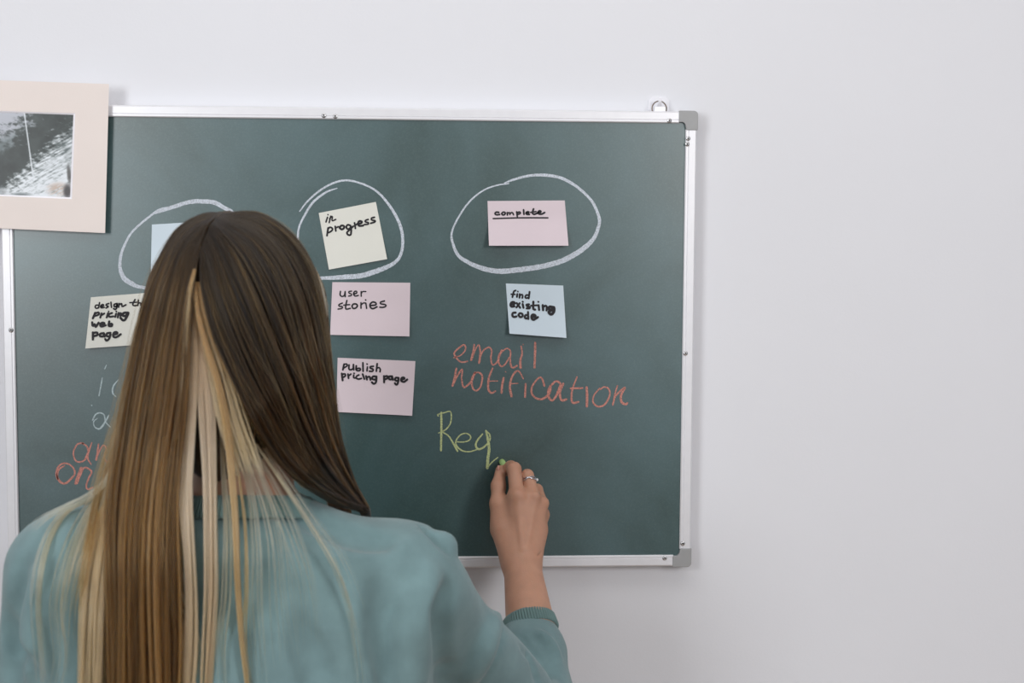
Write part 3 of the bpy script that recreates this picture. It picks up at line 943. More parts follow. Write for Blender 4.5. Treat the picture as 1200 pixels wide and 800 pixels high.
# thumb
fr.chain([H(589, 618, -0.066), H(583.5, 590, -0.056), H(584, 569, -0.043), H(586.5, 551, -0.028)], [0.0150, 0.0098, 0.0087, 0.0067], k=0.006)
# a crease at the wrist's outer side
fr.cone(wrR + [0.018, -0.014, 0.008], wrR + [0.028, -0.004, 0.012], 0.001, 0.001, k=0.002, sub=True)

# left hand, hanging relaxed at the side
fl = Field(wrL - [0.06, 0.06, 0.22], wrL + [0.06, 0.08, 0.05], 0.0018)
fl.cone(wrL + (elL - wrL) * 0.18, wrL, 0.0265, 0.022, k=0.01)
lm = [wrL + np.array(v) for v in ((0.004, 0.034, -0.085), (0.0, 0.012, -0.090), (-0.002, -0.010, -0.086), (-0.004, -0.030, -0.078))]
for q in lm:
    fl.cone(wrL, q, 0.0175, 0.0100, k=0.012)
for i, q in enumerate(lm):
    L = (0.038, 0.043, 0.040, 0.031)[i]
    a = q + np.array([0.002, 0, -L]); b = a + np.array([0.010, 0, -L * 0.6]); c = b + np.array([0.012, 0, -L * 0.35])
    fl.chain([q, a, b, c], [0.0095, 0.0084, 0.0076, 0.0064], k=0.003)
fl.chain([wrL + [0.004, 0.022, -0.03], wrL + [0.016, 0.044, -0.062], wrL + [0.022, 0.048, -0.092], wrL + [0.026, 0.046, -0.115]],
         [0.014, 0.0105, 0.0088, 0.007], k=0.008)
body = field_obj('body', [fb, fd, fr, fl], M_skin, person, 3)

# eyes and brows
for s in (-1, 1):
    bm = bmesh.new()
    bmesh.ops.create_uvsphere(bm, u_segments=20, v_segments=12, radius=0.0112,
                              matrix=Matrix.Translation((HX + s * 0.030, HY + 0.0762, HZ + 0.001)))
    e = bm_obj('eye', bm, mat('eye_white', (235, 232, 228), 0.2), person, smooth=True)
    bm = bmesh.new()
    bmesh.ops.create_uvsphere(bm, u_segments=16, v_segments=8, radius=0.0054,
                              matrix=Matrix.Translation((HX + s * 0.030, HY + 0.0825, HZ + 0.001)))
    i = bm_obj('iris', bm, mat('iris_brown', (70, 50, 35), 0.2), e, smooth=True)
    i.matrix_parent_inverse = Matrix.Identity(4)
    V, F = tube_mesh([(HX + s * (0.016 + 0.033 * t), HY + 0.094 - 0.016 * t, HZ + 0.020 + 0.006 * math.sin(t * 2.6)) for t in np.linspace(0, 1, 8)],
                     [0.001, 0.002, 0.0024, 0.0024, 0.0022, 0.0018, 0.0014, 0.0008], 6)
    mesh_obj('eyebrow', V, F, mat('brow_brown', (80, 60, 45), 0.9), person)

# fingernails of the writing hand
for (q, d, r) in ((H(584.0, 549.5, -0.033), (0, -1, 0.5), 0.0052),):
    bm = bmesh.new()
    bmesh.ops.create_uvsphere(bm, u_segments=12, v_segments=8, radius=1.0)
    for v in bm.verts:
        v.co = Vector(q) + Vector((v.co.x * 0.0022, v.co.y * 0.0032, v.co.z * 0.0052))
    bm_obj('fingernail', bm, mat('nail', (205, 150, 135), 0.25, coat=0.5), person, smooth=True)

# ring with its small stone
rc = H(618.6, 560.5, -0.0515)
ax = (H(618, 557, -0.048) - mcp[1]); ax /= np.linalg.norm(ax)
u = np.cross(ax, [0, 1, 0]); u /= np.linalg.norm(u); w = np.cross(ax, u)
rc = mcp[1] + [0.002, 0, 0] + (H(618, 557, -0.048) - mcp[1] - [0.002, 0, 0]) * 0.74
for dz in (0.0,):
    V, F = tube_mesh([rc + ax * (0.0016 * math.sin(2 * a) + dz) + 0.0093 * (math.cos(a) * u + math.sin(a) * w) for a in np.linspace(0, 2 * math.pi, 41)], 0.00095, 8, cap=False)
    V2, F2 = tube_mesh([rc + ax * (-0.0016 * math.sin(2 * a) + dz) + 0.0093 * (math.cos(a) * u + math.sin(a) * w) for a in np.linspace(0, 2 * math.pi, 41)], 0.0008, 8, cap=False)
    ring = mesh_obj('finger_ring', V + V2, F + [tuple(i + len(V) for i in f) for f in F2], M_silver, person)
    ring['label'] = 'silver crossover ring with a clear stone'
gp = H(629.3, 562.0, -0.052)
bm = bmesh.new()
bmesh.ops.create_icosphere(bm, subdivisions=1, radius=0.0021, matrix=Matrix.Translation(gp))
g = bm_obj('ring_stone', bm, M_gem, ring)
g.matrix_parent_inverse = Matrix.Identity(4)
ring.matrix_parent_inverse = Matrix.Translation(-Vector(person.location))
g.matrix_parent_inverse = Matrix.Identity(4)

# the stick of chalk, between thumb and forefinger, its end on the board
a, b = H(588.0, 540.5, SURF - 0.001), H(593.5, 550, -0.031)
n = 8
V, F = tube_mesh([a, a + (b - a) * 0.04, a + (b - a) * 0.96, b], [0.0032, 0.0040, 0.0042, 0.0036], 14)
tag(mesh_obj('chalk_stick', V, F, M_chalkstick, None), 'short green chalk stick held against the board in the writing hand', 'chalk')

# --- sweatshirt
fs = Field((HX - 0.36, -0.66, hip_z - 0.06), (HX + 0.44, -0.14, neck0[2] + 0.06), 0.0032)
nbx = neck0[0]
fs.cone(at(300, 632, -0.445), shR, 0.053, 0.052, k=0.03)
fs.cone(at(268, 628, -0.445), shL, 0.053, 0.056, k=0.03)
ztop = at(285, 640, -0.43)[2]


def torso(X, Y, Z):
    t = np.clip((ztop - Z) / (ztop - hip_z), -0.3, 1.2)
    a = np.interp(t, [-0.3, 0.0, 0.15, 0.35, 0.7, 1.0, 1.2], [0.08, 0.165, 0.190, 0.190, 0.185, 0.175, 0.17])
    b = np.interp(t, [-0.3, 0.0, 0.15, 0.35, 0.7, 1.0, 1.2], [0.04, 0.085, 0.110, 0.122, 0.125, 0.125, 0.12])
    x = (X - nbx + 0.008) / a; y = (Y + 0.425) / b
    d = ((np.abs(x) ** 2.5 + np.abs(y) ** 2.5) ** (1 / 2.5) - 1) * b
    e = np.abs(Z - (ztop + hip_z) / 2) - (ztop - hip_z) / 2
    return np.maximum(d, e)


fs.put(torso, (nbx - 0.24, -0.58, hip_z - 0.02), (nbx + 0.24, -0.28, ztop + 0.03), k=0.045)
# right sleeve: upper arm, elbow bulk, gathered forearm up to the cuff
elS = elR + np.array([0.0, 0.0, 0.004])
fs.cone(shR + [0.004, 0.0, -0.004], elS, 0.0530, 0.0490, k=0.03)
cuffc = at(621.5, 736, -0.156)
fs.cone(elS, cuffc + (elS - cuffc) * 0.25, 0.0470, 0.0405, k=0.02)
fs.cone(cuffc + (elS - cuffc) * 0.25, cuffc, 0.0410, 0.0305, k=0.012)
# left sleeve
fs.cone(shL, elL, 0.060, 0.052, k=0.03)
fs.cone(elL, wrL + (elL - wrL) * 0.12, 0.052, 0.038, k=0.02)
# folds: soft rolls and pressed creases that follow the cloth's own surface


def on_cloth(px, py):
    """first point of the cloth met by the line of sight through a pixel"""
    d = at(px, py, 0.0) - CAM
    P = CAM + d * np.linspace(0.5, 1.0, 900)[:, None]
    I = np.round((P - fs.lo) / fs.h).astype(int)
    ok = np.all((I >= 0) & (I < fs.n), axis=1)
    v = np.full(len(P), 1.0)
    v[ok] = fs.f[I[ok, 0], I[ok, 1], I[ok, 2]]
    k = np.argmax(v < 0)
    return P[k] if v[k] < 0 else None


def fold(pts, r, k, sub=False, push=0.0):
    Q = catmull(np.array(pts, float), 3 * len(pts))
    W = [on_cloth(*q) for q in Q]
    n = len(W)
    for i in range(n - 1):
        if W[i] is None or W[i + 1] is None or np.linalg.norm(W[i] - W[i + 1]) > 0.08:
            continue
        e0, e1 = math.sin(math.pi * (i + 0.5) / n) ** 0.5, math.sin(math.pi * (i + 1.5) / n) ** 0.5 if i + 1.5 < n else 0.2
        o = np.array([0, (-0.72 if sub else 0.55) * r + push, 0])
        fs.cone(W[i] + o, W[i + 1] + o, r * e0, r * e1, k, sub)


fold([(597, 729), (580, 765), (562, 803)], 0.0050, 0.006, True)
fold([(583, 722), (566, 760), (548, 800)], 0.0060, 0.016, False, 0.001)
fold([(609, 743), (620, 756), (637, 775), (652, 806)], 0.0068, 0.005, True)
fold([(622, 742), (640, 762), (654, 792)], 0.0055, 0.005, True)
fold([(611, 756), (624, 774), (634, 806)], 0.0060, 0.005, True)
fold([(630, 738), (648, 754), (658, 778)], 0.0050, 0.005, False)
fold([(446, 690), (458, 750), (468, 815)], 0.0080, 0.022, True)
fold([(500, 676), (486, 730), (478, 780), (474, 815)], 0.0090, 0.022, False)
fold([(525, 690), (516, 740), (520, 800)], 0.0070, 0.018, True)
fold([(24, 664), (16, 720), (14, 800)], 0.0060, 0.018, True)
fold([(52, 660), (44, 730), (50, 810)], 0.0060, 0.018, False)
fold([(6, 720), (24, 762), (50, 812)], 0.0055, 0.014, True)
fold([(340, 600), (400, 622), (452, 634)], 0.0050, 0.02, True)
fold([(350, 730), (372, 790), (384, 830)], 0.0060, 0.02, True)
fs.ell(at(520, 639, -0.435), (0.014, 0.012, 0.014), k=0.008)
fold([(488, 614), (506, 628), (526, 646)], 0.0040, 0.006, True)
# broad soft unevenness of the cloth
Xg, Yg, Zg = np.meshgrid(*[a.astype(np.float32) for a in fs.ax], indexing='ij', sparse=True)
fs.f += 0.0018 * (np.sin(Xg * 34 + 2.0 * np.sin(Zg * 13)) * np.sin(Zg * 17 + 1.3 * np.sin(Xg * 21)) + 0.6 * np.sin(Xg * 61 + Zg * 45 + 2 * np.sin(Yg * 30)))
# neck opening and cuff opening
fs.cone((neck0[0], -0.44, neck0[2] - 0.10), (neck0[0], -0.436, neck0[2] - 0.055), 0.078, 0.066, k=0.03)
fs.cone((neck0[0], -0.435, neck0[2] + 0.045), (neck0[0], -0.43, neck0[2] + 0.12), 0.062, 0.066, k=0.004, sub=True)
cd = wrR - elR; cd /= np.linalg.norm(cd)
fs.cone(cuffc - cd * 0.004, cuffc + cd * 0.03, 0.0285, 0.0285, k=0.003, sub=True)
sweat = field_obj('sweatshirt', [fs], M_sweat, person, 2)


def rib_band(name, c, axis, r0, r1, length, ribs, thick, parent, tilt=None, squash=1.0, depth=0.0010):
    """ribbed knit band: a closed tube wall with sinusoidal ribs"""
    axis = np.array(axis, float); axis /= np.linalg.norm(axis)
    u = np.cross(axis, [0, 1, 0.1]); u /= np.linalg.norm(u); w = np.cross(axis, u)
    n = ribs * 6; V, F = [], []
    prof = [(0.0, -thick), (0.0, 0.0), (0.15, thick * 0.5), (0.5, thick * 0.55), (0.85, thick * 0.5), (1.0, 0.0), (1.0, -thick), (0.5, -thick)]
    for (t, dr) in prof:
        for k in range(n):
            a = 2 * math.pi * k / n
            rr = r0 + (r1 - r0) * t + dr + (depth * math.sin(a * ribs) if dr > 0 else 0)
            V.append(np.array(c) + axis * (t * length) + rr * (math.cos(a) * u + math.sin(a) * w * squash))
    m = len(prof)
    for i in range(m):
        for k in range(n):
            F.append((i * n + k, i * n + (k + 1) % n, ((i + 1) % m) * n + (k + 1) % n, ((i + 1) % m) * n + k))
    o = mesh_obj(name, V, F, M_rib, parent, fix=True)
    return o


cf = rib_band('cuff', cuffc - cd * 0.006, cd + np.array([-0.10, 0.0, 0.0]), 0.0335, 0.0312, 0.0185, 62, 0.0026, person)
sub(cf, sweat)
cl = rib_band('collar', (neck0[0], -0.437, neck0[2] - 0.018), (0, 0.22, 1), 0.072, 0.064, 0.022, 110, 0.003, person, squash=0.98)
sub(cl, sweat)
c2 = rib_band('cuff', wrL + (elL - wrL) * 0.14, (wrL - elL), 0.0340, 0.0300, 0.045, 58, 0.003, person)
sub(c2, sweat)

# --- trousers and shoes (below the picture's edge)
ft = Field((nb[0] - 0.24, -0.60, 0.04), (nb[0] + 0.24, -0.24, hip_z + 0.10), 0.0065)
ft.ell((nb[0], -0.42, hip_z + 0.0), (0.165, 0.115, 0.12), k=0.04)
for s in (-1, 1):
    hx = nb[0] + s * 0.085
    ft.cone((hx, -0.42, hip_z - 0.06), (hx + s * 0.01, -0.41, 0.48), 0.095, 0.066, k=0.03)
    ft.cone((hx + s * 0.01, -0.41, 0.48), (hx + s * 0.015, -0.43, 0.14), 0.066, 0.054, k=0.02)
field_obj('trousers', [ft], M_denim, person, 2)
for s in (-1, 1):
    hx = nb[0] + s * 0.10
    f = Field((hx - 0.07, -0.54, 0.0), (hx + 0.07, -0.20, 0.16), 0.004)
    f.ell((hx, -0.445, 0.055), (0.040, 0.060, 0.048), k=0.02)
    f.ell((hx, -0.345, 0.045), (0.045, 0.090, 0.034), k=0.03)
    f.cone((hx, -0.44, 0.06), (hx, -0.435, 0.11), 0.042, 0.042, k=0.02)
    sh = field_obj('shoe', [f], M_shoe, person, 2)
    bm = bmesh.new()
    n = 28
    ring0 = []
    for z in (0.0, 0.022):
        ring0.append([bm.verts.new((hx + (0.046 if math.sin(2 * math.pi * k / n) > 0 else 0.041) * math.cos(2 * math.pi * k / n), -0.375 + 0.125 * math.sin(2 * math.pi * k / n), z)) for k in range(n)])
    bm.faces.new(ring0[0][::-1]); bm.faces.new(ring0[1])
    for k in range(n):
        bm.faces.new((ring0[0][k], ring0[0][(k + 1) % n], ring0[1][(k + 1) % n], ring0[1][k]))
    so = bm_obj('sole', bm, M_sole, person, bevel=0.003)
    sub(so, sh)

# ------------------------------------------------------------------ hair
rng = np.random.RandomState(5)


def hair_mat(name):
    m = bpy.data.materials.new(name)
    m.use_nodes = True
    nt = m.node_tree
    nt.nodes.clear()
    out = nt.nodes.new('ShaderNodeOutputMaterial')
    h = nt.nodes.new('ShaderNodeBsdfHairPrincipled')
    h.parametrization = 'COLOR'
    h.inputs['IOR'].default_value = 1.40
    h.inputs['Roughness'].default_value = 0.38
    h.inputs['Radial Roughness'].default_value = 0.55
    h.inputs['Random Roughness'].default_value = 0.2
    a = nt.nodes.new('ShaderNodeAttribute')
    a.attribute_name = 'tint'
    nt.links.new(a.outputs['Color'], h.inputs['Color'])
    nt.links.new(h.outputs[0], out.inputs['Surface'])
    return m


M_hair = hair_mat('hair_strands')
M_haircap = mat('hair_mass', (62, 46, 28), 0.6, var=0.3, scale=160, stretch=(1, 1, 0.05), bump=0.6, bscale=260)
zH = HZ


def surfY(x, z, off):
    """depth of the outer hair surface at world x,z (back of the head, nape, upper back); off pushes inward"""
    dz = (z - HZ)
    zz = np.clip(dz / 0.112, 0, 0.995)
    low = np.clip(-dz / 0.15, 0, 1)
    hw = 0.100 + 0.030 * low                     # half width of the bundle
    xc = HX - 0.004 * low
    b = (0.116) * np.sqrt(1 - zz ** 2) + 0.0 * low
    e = np.sqrt(np.clip(1 - (np.abs(x - xc) / (hw * np.sqrt(1 - 0.75 * zz ** 2) + 1e-6)) ** 2, 0.0, 1))
    y = HY - b * e
    # below the nape the hair lies on the back of the sweatshirt
    back = -0.553 + 0.25 * np.clip(np.abs(x - HX) - 0.07, 0, 1) + 0.0 * z
    t = np.clip((-dz - 0.10) / 0.13, 0, 1); t = t * t * (3 - 2 * t)
    y = y * (1 - t) + np.minimum(back, y + 0.03) * t
    return y + off


def guide3d(G, n, off=0.0, ext=None, ylift=None):
    Q = catmull(G, n)
    Y = np.full(n, HY - 0.08)
    for _ in range(6):
        P = at(Q[:, 0], Q[:, 1], Y)
        Y = surfY(P[:, 0], P[:, 2], off)
    P = at(Q[:, 0], Q[:, 1], Y)
    if ylift is not None:
        Yl = np.interp(np.linspace(0, 1, n), *ylift)
        P = at(Q[:, 0], Q[:, 1], Y + Yl)
    if ext is not None:
        e = np.asarray(ext, float)
        m = max(4, n // 4)
        E = P[-1] + np.stack([np.interp(np.linspace(0, 1, m + 1)[1:], np.linspace(0, 1, len(e) + 1), np.concatenate([[0], e[:, k]])) for k in range(3)], 1)
        P = np.vstack([P, E])
    return P


class Hair:
    def __init__(self):
        self.P, self.C, self.Rr, self.n = [], [], [], []

    def sheet(self, guides, count, npt, colfn, thick=0.012, clumps=60, clump=0.5, off=0.0, ext=None, wob=0.0015, rad=0.00020,
              tip=(0.55, 1.0), ylift=None, thin=0.0):
        G = np.stack([guide3d(g, npt, off, ext, ylift) for g in guides])        # k, n, 3
        k, n = G.shape[:2]
        s = rng.rand(count)
        cc = np.sort(rng.rand(clumps)); cd_ = rng.rand(clumps)
        ci = np.abs(s[:, None] - cc[None]).argmin(1)
        depth = rng.rand(count) ** 1.3
        t = np.linspace(0, 1, n)
        pull = clump * np.clip(t * 1.6, 0, 1)
        sp = s[:, None] * (1 - pull) + cc[ci][:, None] * pull
        x = sp * (k - 1)
        i0 = np.clip(np.floor(x).astype(int), 0, max(k - 2, 0)); fx = (x - i0)[..., None]
        ti = np.arange(n)[None]
        P = G[i0, ti] * (1 - fx) + G[np.minimum(i0 + 1, k - 1), ti] * fx
        # inward offset: towards the head's axis
        inn = np.stack([(HX - P[..., 0]) * 0.35, (HY + 0.02 - P[..., 1]), 0.25 * (HZ - P[..., 2]) * (P[..., 2] > HZ)], -1)
        inn /= np.linalg.norm(inn, axis=-1, keepdims=True) + 1e-9
        dd = (depth[:, None] * thick * np.clip(0.25 + t * 2, 0, 1) + pull * (cd_[ci][:, None]) * thick * 0.6)
        dd = dd * (1 - thin * np.clip((t - 0.45) / 0.3, 0, 1))
        P = P + inn * dd[..., None]
        # gentle waviness shared inside a clump plus individual
        ph = rng.rand(clumps, 3) * 6.28; ph2 = rng.rand(count, 3) * 6.28
        am = wob * np.clip(t * 1.5, 0, 1)
        for a in range(3):
            P[..., a] += am * (1.2 * np.sin(5 * t + ph[ci][:, a:a + 1]) + 0.55 * np.sin(9 * t + ph2[:, a:a + 1]))
        # shortened tips
        L = tip[0] + (tip[1] - tip[0]) * rng.rand(count) ** 0.4
        tt = t[None] * L[:, None] * (n - 1)
        j = np.clip(np.floor(tt).astype(int), 0, n - 2); f = (tt - j)[..., None]
        r = np.arange(count)[:, None]
        P = P[r, j] * (1 - f) + P[r, j + 1] * f
        C = colfn(s, t, ci, depth, cc)
        # a strand's thickness tapers to its tip
        Rr = rad * (0.8 + 0.5 * rng.rand(count))[:, None] * np.interp(t, [0, 0.7, 1], [1, 0.9, 0.25])[None]
        self.P.append(P.reshape(-1, 3)); self.C.append(C.reshape(-1, 3)); self.Rr.append(Rr.ravel()); self.n += [n] * count

    def build(self, parent, name='hair_strands'):
        hc = bpy.data.hair_curves.new(name)
        hc.add_curves(self.n)
        P = np.vstack(self.P).astype(np.float32)
        hc.points.foreach_set('position', P.ravel())
        ra = hc.attributes.get('radius') or hc.attributes.new('radius', 'FLOAT', 'POINT')
        ra.data.foreach_set('value', np.concatenate(self.Rr).astype(np.float32))
        c = hc.attributes.new('tint', 'FLOAT_COLOR', 'POINT')
        cb = np.ones((len(P), 4), np.float32); cb[:, :3] = np.vstack(self.C)
        c.data.foreach_set('color', cb.ravel())
        hc.materials.append(M_hair)
        o = bpy.data.objects.new(name, hc)
        COL.objects.link(o)
        return sub(o, parent)


def ramp(keys, t):
    ks = np.array([k for k, _ in keys]); cs = np.array([S(c) for _, c in keys])
    return np.stack([np.interp(t, ks, cs[:, i]) for i in range(3)], -1)


def brown(keys, cvar=0.28, svar=0.2, streak=None, streak_p=0.0):
    def fn(s, t, ci, depth, cc):
        n = len(s)
        C = np.repeat(ramp(keys, t)[None], n, 0)
        v = (1 + cvar * (rng.rand(len(cc))[ci] * 2 - 1) + svar * (rng.rand(n) * 2 - 1))
        C = C * v[:, None, None]
        if streak is not None:
            pk = rng.rand(len(cc))[ci] < streak_p
            a = np.clip((t - 0.25) / 0.3, 0, 1)[None] * pk[:, None] * (0.4 + 0.6 * rng.rand(n))[:, None]
            C = C * (1 - a[..., None]) + np.array(S(streak)) * a[..., None]
        return np.clip(C, 0.002, 0.95)
    return fn


hair = Hair()
L_guides = [
    [(262, 249), (236, 250), (206, 268), (183, 305), (166, 350), (151, 410), (139, 470), (129, 530), (120, 590), (119, 650), (121, 720), (124, 830)],
    [(256, 252), (228, 264), (205, 292), (188, 345), (175, 410), (163, 480), (152, 560), (146, 640), (145, 720), (143, 830)],
    [(249, 257), (226, 282), (210, 325), (200, 380), (192, 440), (182, 510), (172, 590), (168, 660), (168, 740), (170, 830)],
    [(243, 265), (228, 300), (219, 345), (212, 400), (206, 460), (198, 530), (190, 600), (188, 680), (190, 760), (192, 830)],
    [(234, 290), (228, 325), (224, 370), (221, 420), (217, 480), (210, 540), (206, 600), (208, 680), (210, 760), (208, 830)]]
R_guides = [
    [(234, 295), (235, 340), (247, 390), (267, 437), (290, 482), (312, 520), (336, 550), (368, 575), (400, 590), (428, 596)],
    [(240, 278), (252, 325), (270, 378), (291, 430), (314, 475), (336, 513), (358, 546), (385, 571), (410, 588), (430, 597)],
    [(247, 262), (275, 298), (298, 345), (318, 395), (336, 440), (351, 480), (366, 515), (386, 550), (408, 577), (430, 597)],
    [(254, 254), (300, 275), (330, 312), (350, 360), (363, 410), (373, 450), (382, 490), (394, 530), (411, 565), (430, 597)],
    [(262, 249), (303, 248), (343, 272), (369, 310), (382, 355), (389, 400), (394, 440), (400, 490), (407, 530), (417, 567), (432, 596)]]
YR = ([0, 0.55, 0.8, 1.0], [0, 0, 0.028, 0.112])
EXT_R = [(0.000, 0.030, -0.014), (-0.004, 0.058, -0.055), (-0.006, 0.095, -0.13), (-0.01, 0.105, -0.19)]
EXT_L = [(0, 0.002, -0.05), (0, 0.004, -0.11), (0.002, 0.008, -0.18)]
kL = [(0, (28, 19, 8)), (0.10, (34, 23, 10)), (0.3, (82, 57, 28)), (0.6, (98, 70, 36)), (1, (108, 80, 44))]
kR = [(0, (26, 18, 9)), (0.15, (28, 20, 10)), (0.5, (42, 28, 12)), (1, (42, 28, 11))]
hair.sheet(L_guides, 9000, 34, brown(kL, 0.55, 0.4, (168, 130, 86), 0.20), thick=0.014, clumps=90, clump=0.5, ext=EXT_L, tip=(0.82, 1.0))
hair.sheet(R_guides, 11000, 34, brown(kR, 0.55, 0.4, (98, 70, 42), 0.16), thick=0.016, clumps=110, clump=0.45, ext=EXT_R, tip=(0.8, 1.0), thin=0.75, ylift=YR)
# under layer: blond, falling from beneath the parting
BL = [(0, (140, 104, 68)), (0.25, (176, 140, 100)), (0.6, (192, 160, 122)), (1, (190, 160, 120))]
bl = lambda cv=0.14: brown(BL, cv, 0.12)
PINK = [(0, (172, 130, 92)), (0.3, (204, 168, 138)), (0.7, (200, 164, 128)), (1, (192, 156, 114))]
GOLD = [(0, (142, 104, 64)), (0.3, (164, 128, 86)), (1, (180, 150, 110))]
GRN = [(0, (158, 136, 104)), (1, (146, 148, 126))]


def lock(path, w0, w1, count, keys, off=0.006, thick=0.006, clumps=5, ext=EXT_L, clump=0.4, wob=0.001, cv=0.14, tip=(0.9, 1.0), ylift=None, n=28, rad=0.0002):
    P = np.array(path, float)
    w = np.interp(np.linspace(0, 1, len(P)), np.linspace(0, 1, len(w1)) if np.ndim(w1) else [0, 1], w1 if np.ndim(w1) else [w0, w1])
    a = P.copy(); a[:, 0] -= w / 2
    b = P.copy(); b[:, 0] += w / 2
    hair.sheet([a, P, b], count, n, brown(keys, cv, 0.12), thick=thick, clumps=clumps, clump=clump, off=off, ext=ext, wob=wob, tip=tip, ylift=ylift, rad=rad)


lock([(229, 335), (224, 380), (221, 430), (219, 480), (217, 530), (216, 580), (220, 640), (223, 700), (222, 760), (217, 830)], 0, [5, 14, 20, 22, 20, 17, 13, 12, 14, 14], 1500, PINK, off=0.008, clumps=9)
lock([(231, 345), (235, 400), (240, 450), (243, 500), (245, 560), (246, 620), (247, 690), (245, 740), (240, 830)], 0, [4, 14, 20, 20, 16, 14, 13, 12, 10], 1300, PINK, off=0.010, clumps=8)
lock([(230, 335), (238, 372), (249, 410), (260, 450), (270, 490), (282, 530), (292, 560)], 0, [6, 14, 24, 30, 34, 38, 40], 1300, BL, off=0.007, clumps=14, ext=None, tip=(0.6, 1.0))
lock([(232, 330), (240, 362), (256, 405), (276, 445), (297, 485), (316, 520), (338, 550), (362, 574)], 0, [6, 9, 13, 15, 14, 11, 7, 3], 800, GOLD, off=0.006, clumps=9, ext=None, tip=(0.45, 1.0), cv=0.25, ylift=([0, 0.5, 0.8, 1.0], [0, 0, 0.03, 0.09]))
lock([(228, 330), (232, 370), (243, 410), (256, 450), (266, 500), (272, 560), (276, 620), (278, 690), (283, 760), (292, 830)], 0, [3, 5, 7, 9, 10, 9, 8, 7, 6, 5], 420, GOLD, off=0.004, clumps=5, cv=0.2)
# pale golden strand left of the parting, seen through the brown
lock([(228, 315), (221, 345), (216, 385), (215, 420), (213, 470)], 0, [3, 6, 8, 6, 4], 160, GOLD, off=-0.001, clumps=4, ext=None, tip=(0.6, 1.0))
# wisps on the back of the sweatshirt
for (pth, wd, cnt, kk) in (
        ([(258, 480), (262, 560), (266, 620), (264, 700), (258, 760), (262, 830)], 10, 160, GRN),
        ([(268, 490), (280, 560), (288, 620), (290, 690), (287, 760), (297, 830)], 6, 170, GOLD),
        ([(270, 500), (292, 570), (300, 640), (300, 720), (307, 830)], 16, 90, GRN),
        ([(275, 500), (305, 570), (322, 630), (328, 700), (338, 790)], 26, 90, GRN),
        ([(285, 510), (318, 570), (340, 620), (358, 680), (366, 760)], 30, 80, GRN),
        ([(300, 520), (335, 572), (372, 628), (398, 675), (413, 725), (421, 780), (424, 830)], 9, 100, GRN),
        ([(310, 525), (342, 572), (368, 610), (400, 655), (425, 720)], 16, 40, GRN),
        ([(205, 560), (202, 620), (210, 700), (228, 770), (232, 830)], 20, 120, PINK)):
    lock(pth, 0, [wd * 0.4, wd * 0.9, wd * 1.2], int(cnt * 0.42), kk, off=0.012, thick=0.004, clumps=7, ext=None, clump=0.35, rad=0.00015, tip=(0.5, 1.0),
         ylift=([0, 0.3, 0.5, 1], [0.012, 0.006, -0.002, -0.004]))
# blond mass behind the brown at the far left, and wisps over the left shoulder
lock([(160, 520), (142, 565), (122, 610), (111, 660), (105, 720), (101, 830)], 0, [6, 12, 22, 30, 30, 30], 1500, BL, off=0.004, thick=0.008, clumps=12,
     ylift=([0, 0.4, 0.7, 1], [0.02, 0.004, -0.004, -0.004]))
for (pth, wd, cnt, kk) in (
        ([(150, 470), (132, 550), (108, 578), (80, 592), (52, 606), (30, 625)], 14, 150, GRN),
        ([(150, 470), (130, 550), (105, 585), (75, 600), (52, 640), (42, 700), (46, 770), (50, 830)], 12, 150, GRN),
        ([(150, 480), (128, 560), (100, 600), (78, 650), (66, 710), (72, 770), (60, 830)], 18, 130, GRN),
        ([(148, 490), (124, 570), (96, 640), (84, 700), (80, 760)], 20, 130, BL),
        ([(150, 470), (128, 540), (112, 590), (100, 650), (86, 720)], 9, 110, kL),
        ([(160, 400), (138, 480), (118, 545), (100, 610), (90, 670)], 12, 60, kL)):
    lock(pth, 0, [wd * 0.3, wd * 0.9, wd * 1.3], int(cnt * 0.5), kk, off=0.0, thick=0.004, clumps=7, ext=None, clump=0.3, rad=0.00016, tip=(0.55, 1.0),
         ylift=([0, 0.3, 0.6, 1], [0.06, 0.03, 0.0, 0.0]))
lock([(368, 312), (376, 332), (381, 350), (386, 372)], 0, [1, 4, 4, 1], 60, BL, off=0.012, ext=None, tip=(0.7, 1.0))
lock([(318, 440), (322, 480), (316, 520), (306, 550)], 0, [60, 70, 80, 80], 1500, kR, off=0.030, ext=None, thick=0.01, clumps=20, tip=(0.6, 1.0))
# the hair of the front and sides, falling from the parting before the ears


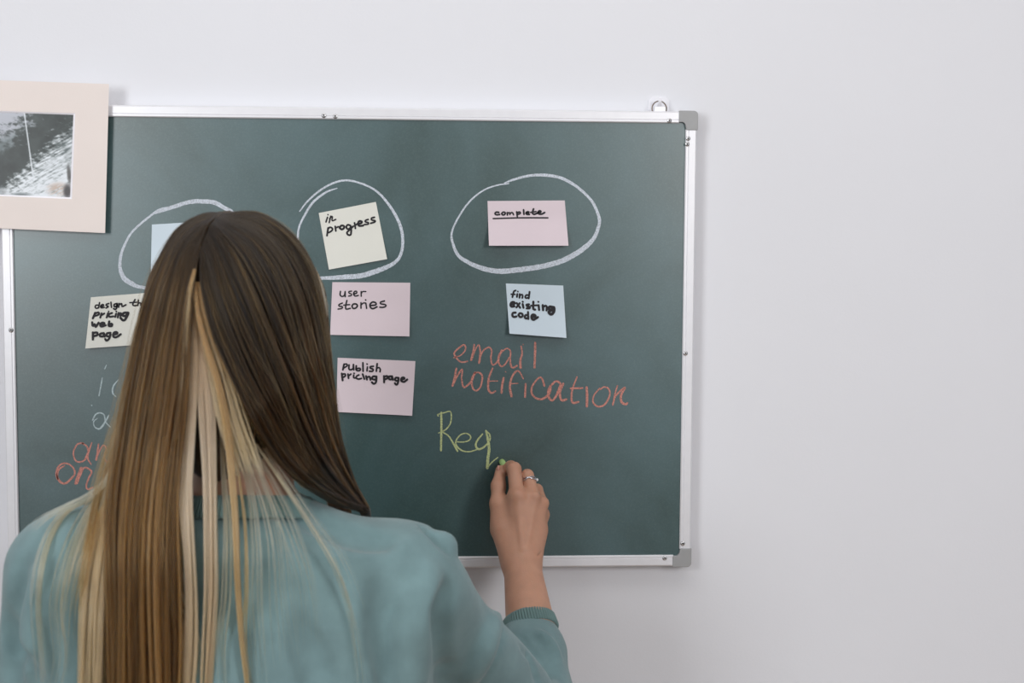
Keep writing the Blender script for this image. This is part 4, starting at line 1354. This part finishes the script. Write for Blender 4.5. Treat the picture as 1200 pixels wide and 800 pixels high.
def side_sheet(sgn, count):
    keys = kL if sgn < 0 else kR
    gl = []
    for yy in np.linspace(-0.07, 0.075, 5):
        P = []
        g = (0.088 if sgn > 0 else 0.083) * math.sqrt(1 - (min(yy, 0.0) / 0.14) ** 2)
        for a in np.linspace(0, math.pi / 2, 9):
            P.append((HX - 0.004 + sgn * (g * math.sin(a)), HY + yy + 0.012 * math.sin(a), HZ + 0.0005 + (0.104 - abs(yy) * 0.25) * math.cos(a)))
        for d in (0.05, 0.10, 0.16, 0.22, 0.30, 0.40):
            w = min(1.0, max(0.0, (d - 0.08) / 0.15)); w = w * w * (3 - 2 * w)
            P.append((HX - 0.004 + sgn * (g + 0.08 * min(d, 0.25) + (0.03 * max(0, d - 0.16))), (HY + yy + 0.012) * (1 - w) + (-0.285 + 0.25 * yy) * w, HZ - d))
        gl.append(catmull(np.array(P)[:, [2, 0, 1]], 30)[:, [1, 2, 0]])
    G = np.stack(gl)
    s = rng.rand(count) * 4
    i0 = np.minimum(np.floor(s).astype(int), 3); fx = (s - i0)[:, None, None]
    P = G[i0] * (1 - fx) + G[i0 + 1] * fx
    dpt = rng.rand(count)[:, None, None] * 0.010
    v = np.array([HX, HY, HZ]) - P; v[..., 2] *= (P[..., 2] > HZ); v /= np.linalg.norm(v, axis=-1, keepdims=True)
    P = P + v * dpt + 0.0015 * np.sin(np.linspace(0, 6, 30)[None, :, None] + rng.rand(count, 1, 3) * 6.28)
    C = np.repeat(ramp(keys, np.linspace(0, 1, 30))[None], count, 0) * (0.75 + 0.5 * rng.rand(count))[:, None, None]
    hair.P.append(P.reshape(-1, 3)); hair.C.append(C.reshape(-1, 3))
    hair.Rr.append(np.tile(0.0002 * np.interp(np.linspace(0, 1, 30), [0, 0.7, 1], [1, 0.9, 0.3]), count)); hair.n += [30] * count


side_sheet(-1, 2600)
side_sheet(1, 2600)

# flyaway hairs
hair.sheet(L_guides, 110, 34, brown(kL, 0.3, 0.3), thick=0.0, clumps=110, clump=0.1, wob=0.0065, tip=(0.4, 1.0), rad=0.00014)
hair.sheet(R_guides, 110, 34, brown(kL, 0.3, 0.3), thick=0.0, ylift=YR, clumps=110, clump=0.1, wob=0.0055, tip=(0.4, 0.9), rad=0.00014)
# solid mass beneath the strands
fh = Field((HX - 0.17, -0.60, HZ - 0.50), (HX + 0.17, -0.25, HZ + 0.14), 0.004)
fh.ell((HX, HY - 0.002, HZ + 0.009), (0.076, 0.100, 0.095), k=0.02)
fh.ell((HX, HY + 0.052, HZ - 0.040), (0.068, 0.075, 0.088), k=0.006, sub=True)       # leave the face free


def slab(guides, r, off, last, yl=None):
    Gs = [guide3d(g, 12, off, None, yl) for g in guides]
    for a, b in zip(Gs[:-1], Gs[1:]):
        for m in range(3):
            c = a * (1 - m / 3) + b * (m / 3)
            for i in range(1, last):
                fh.cone(c[i], c[i + 1], r, r, 0.008)


slab(L_guides[1:4], 0.0085, 0.019, 11)
slab(R_guides[1:4], 0.0085, 0.024, 7, YR)
fh.cone((HX - 0.03, -0.452, HZ - 0.06), (HX - 0.01, -0.462, HZ - 0.122), 0.040, 0.034, 0.02)
hm = field_obj('hair', [fh], M_haircap, person, 2)
hm['label'] = 'long straight brown hair with blond strands underneath'
hs = hair.build(hm)
hs['kind'] = 'stuff'
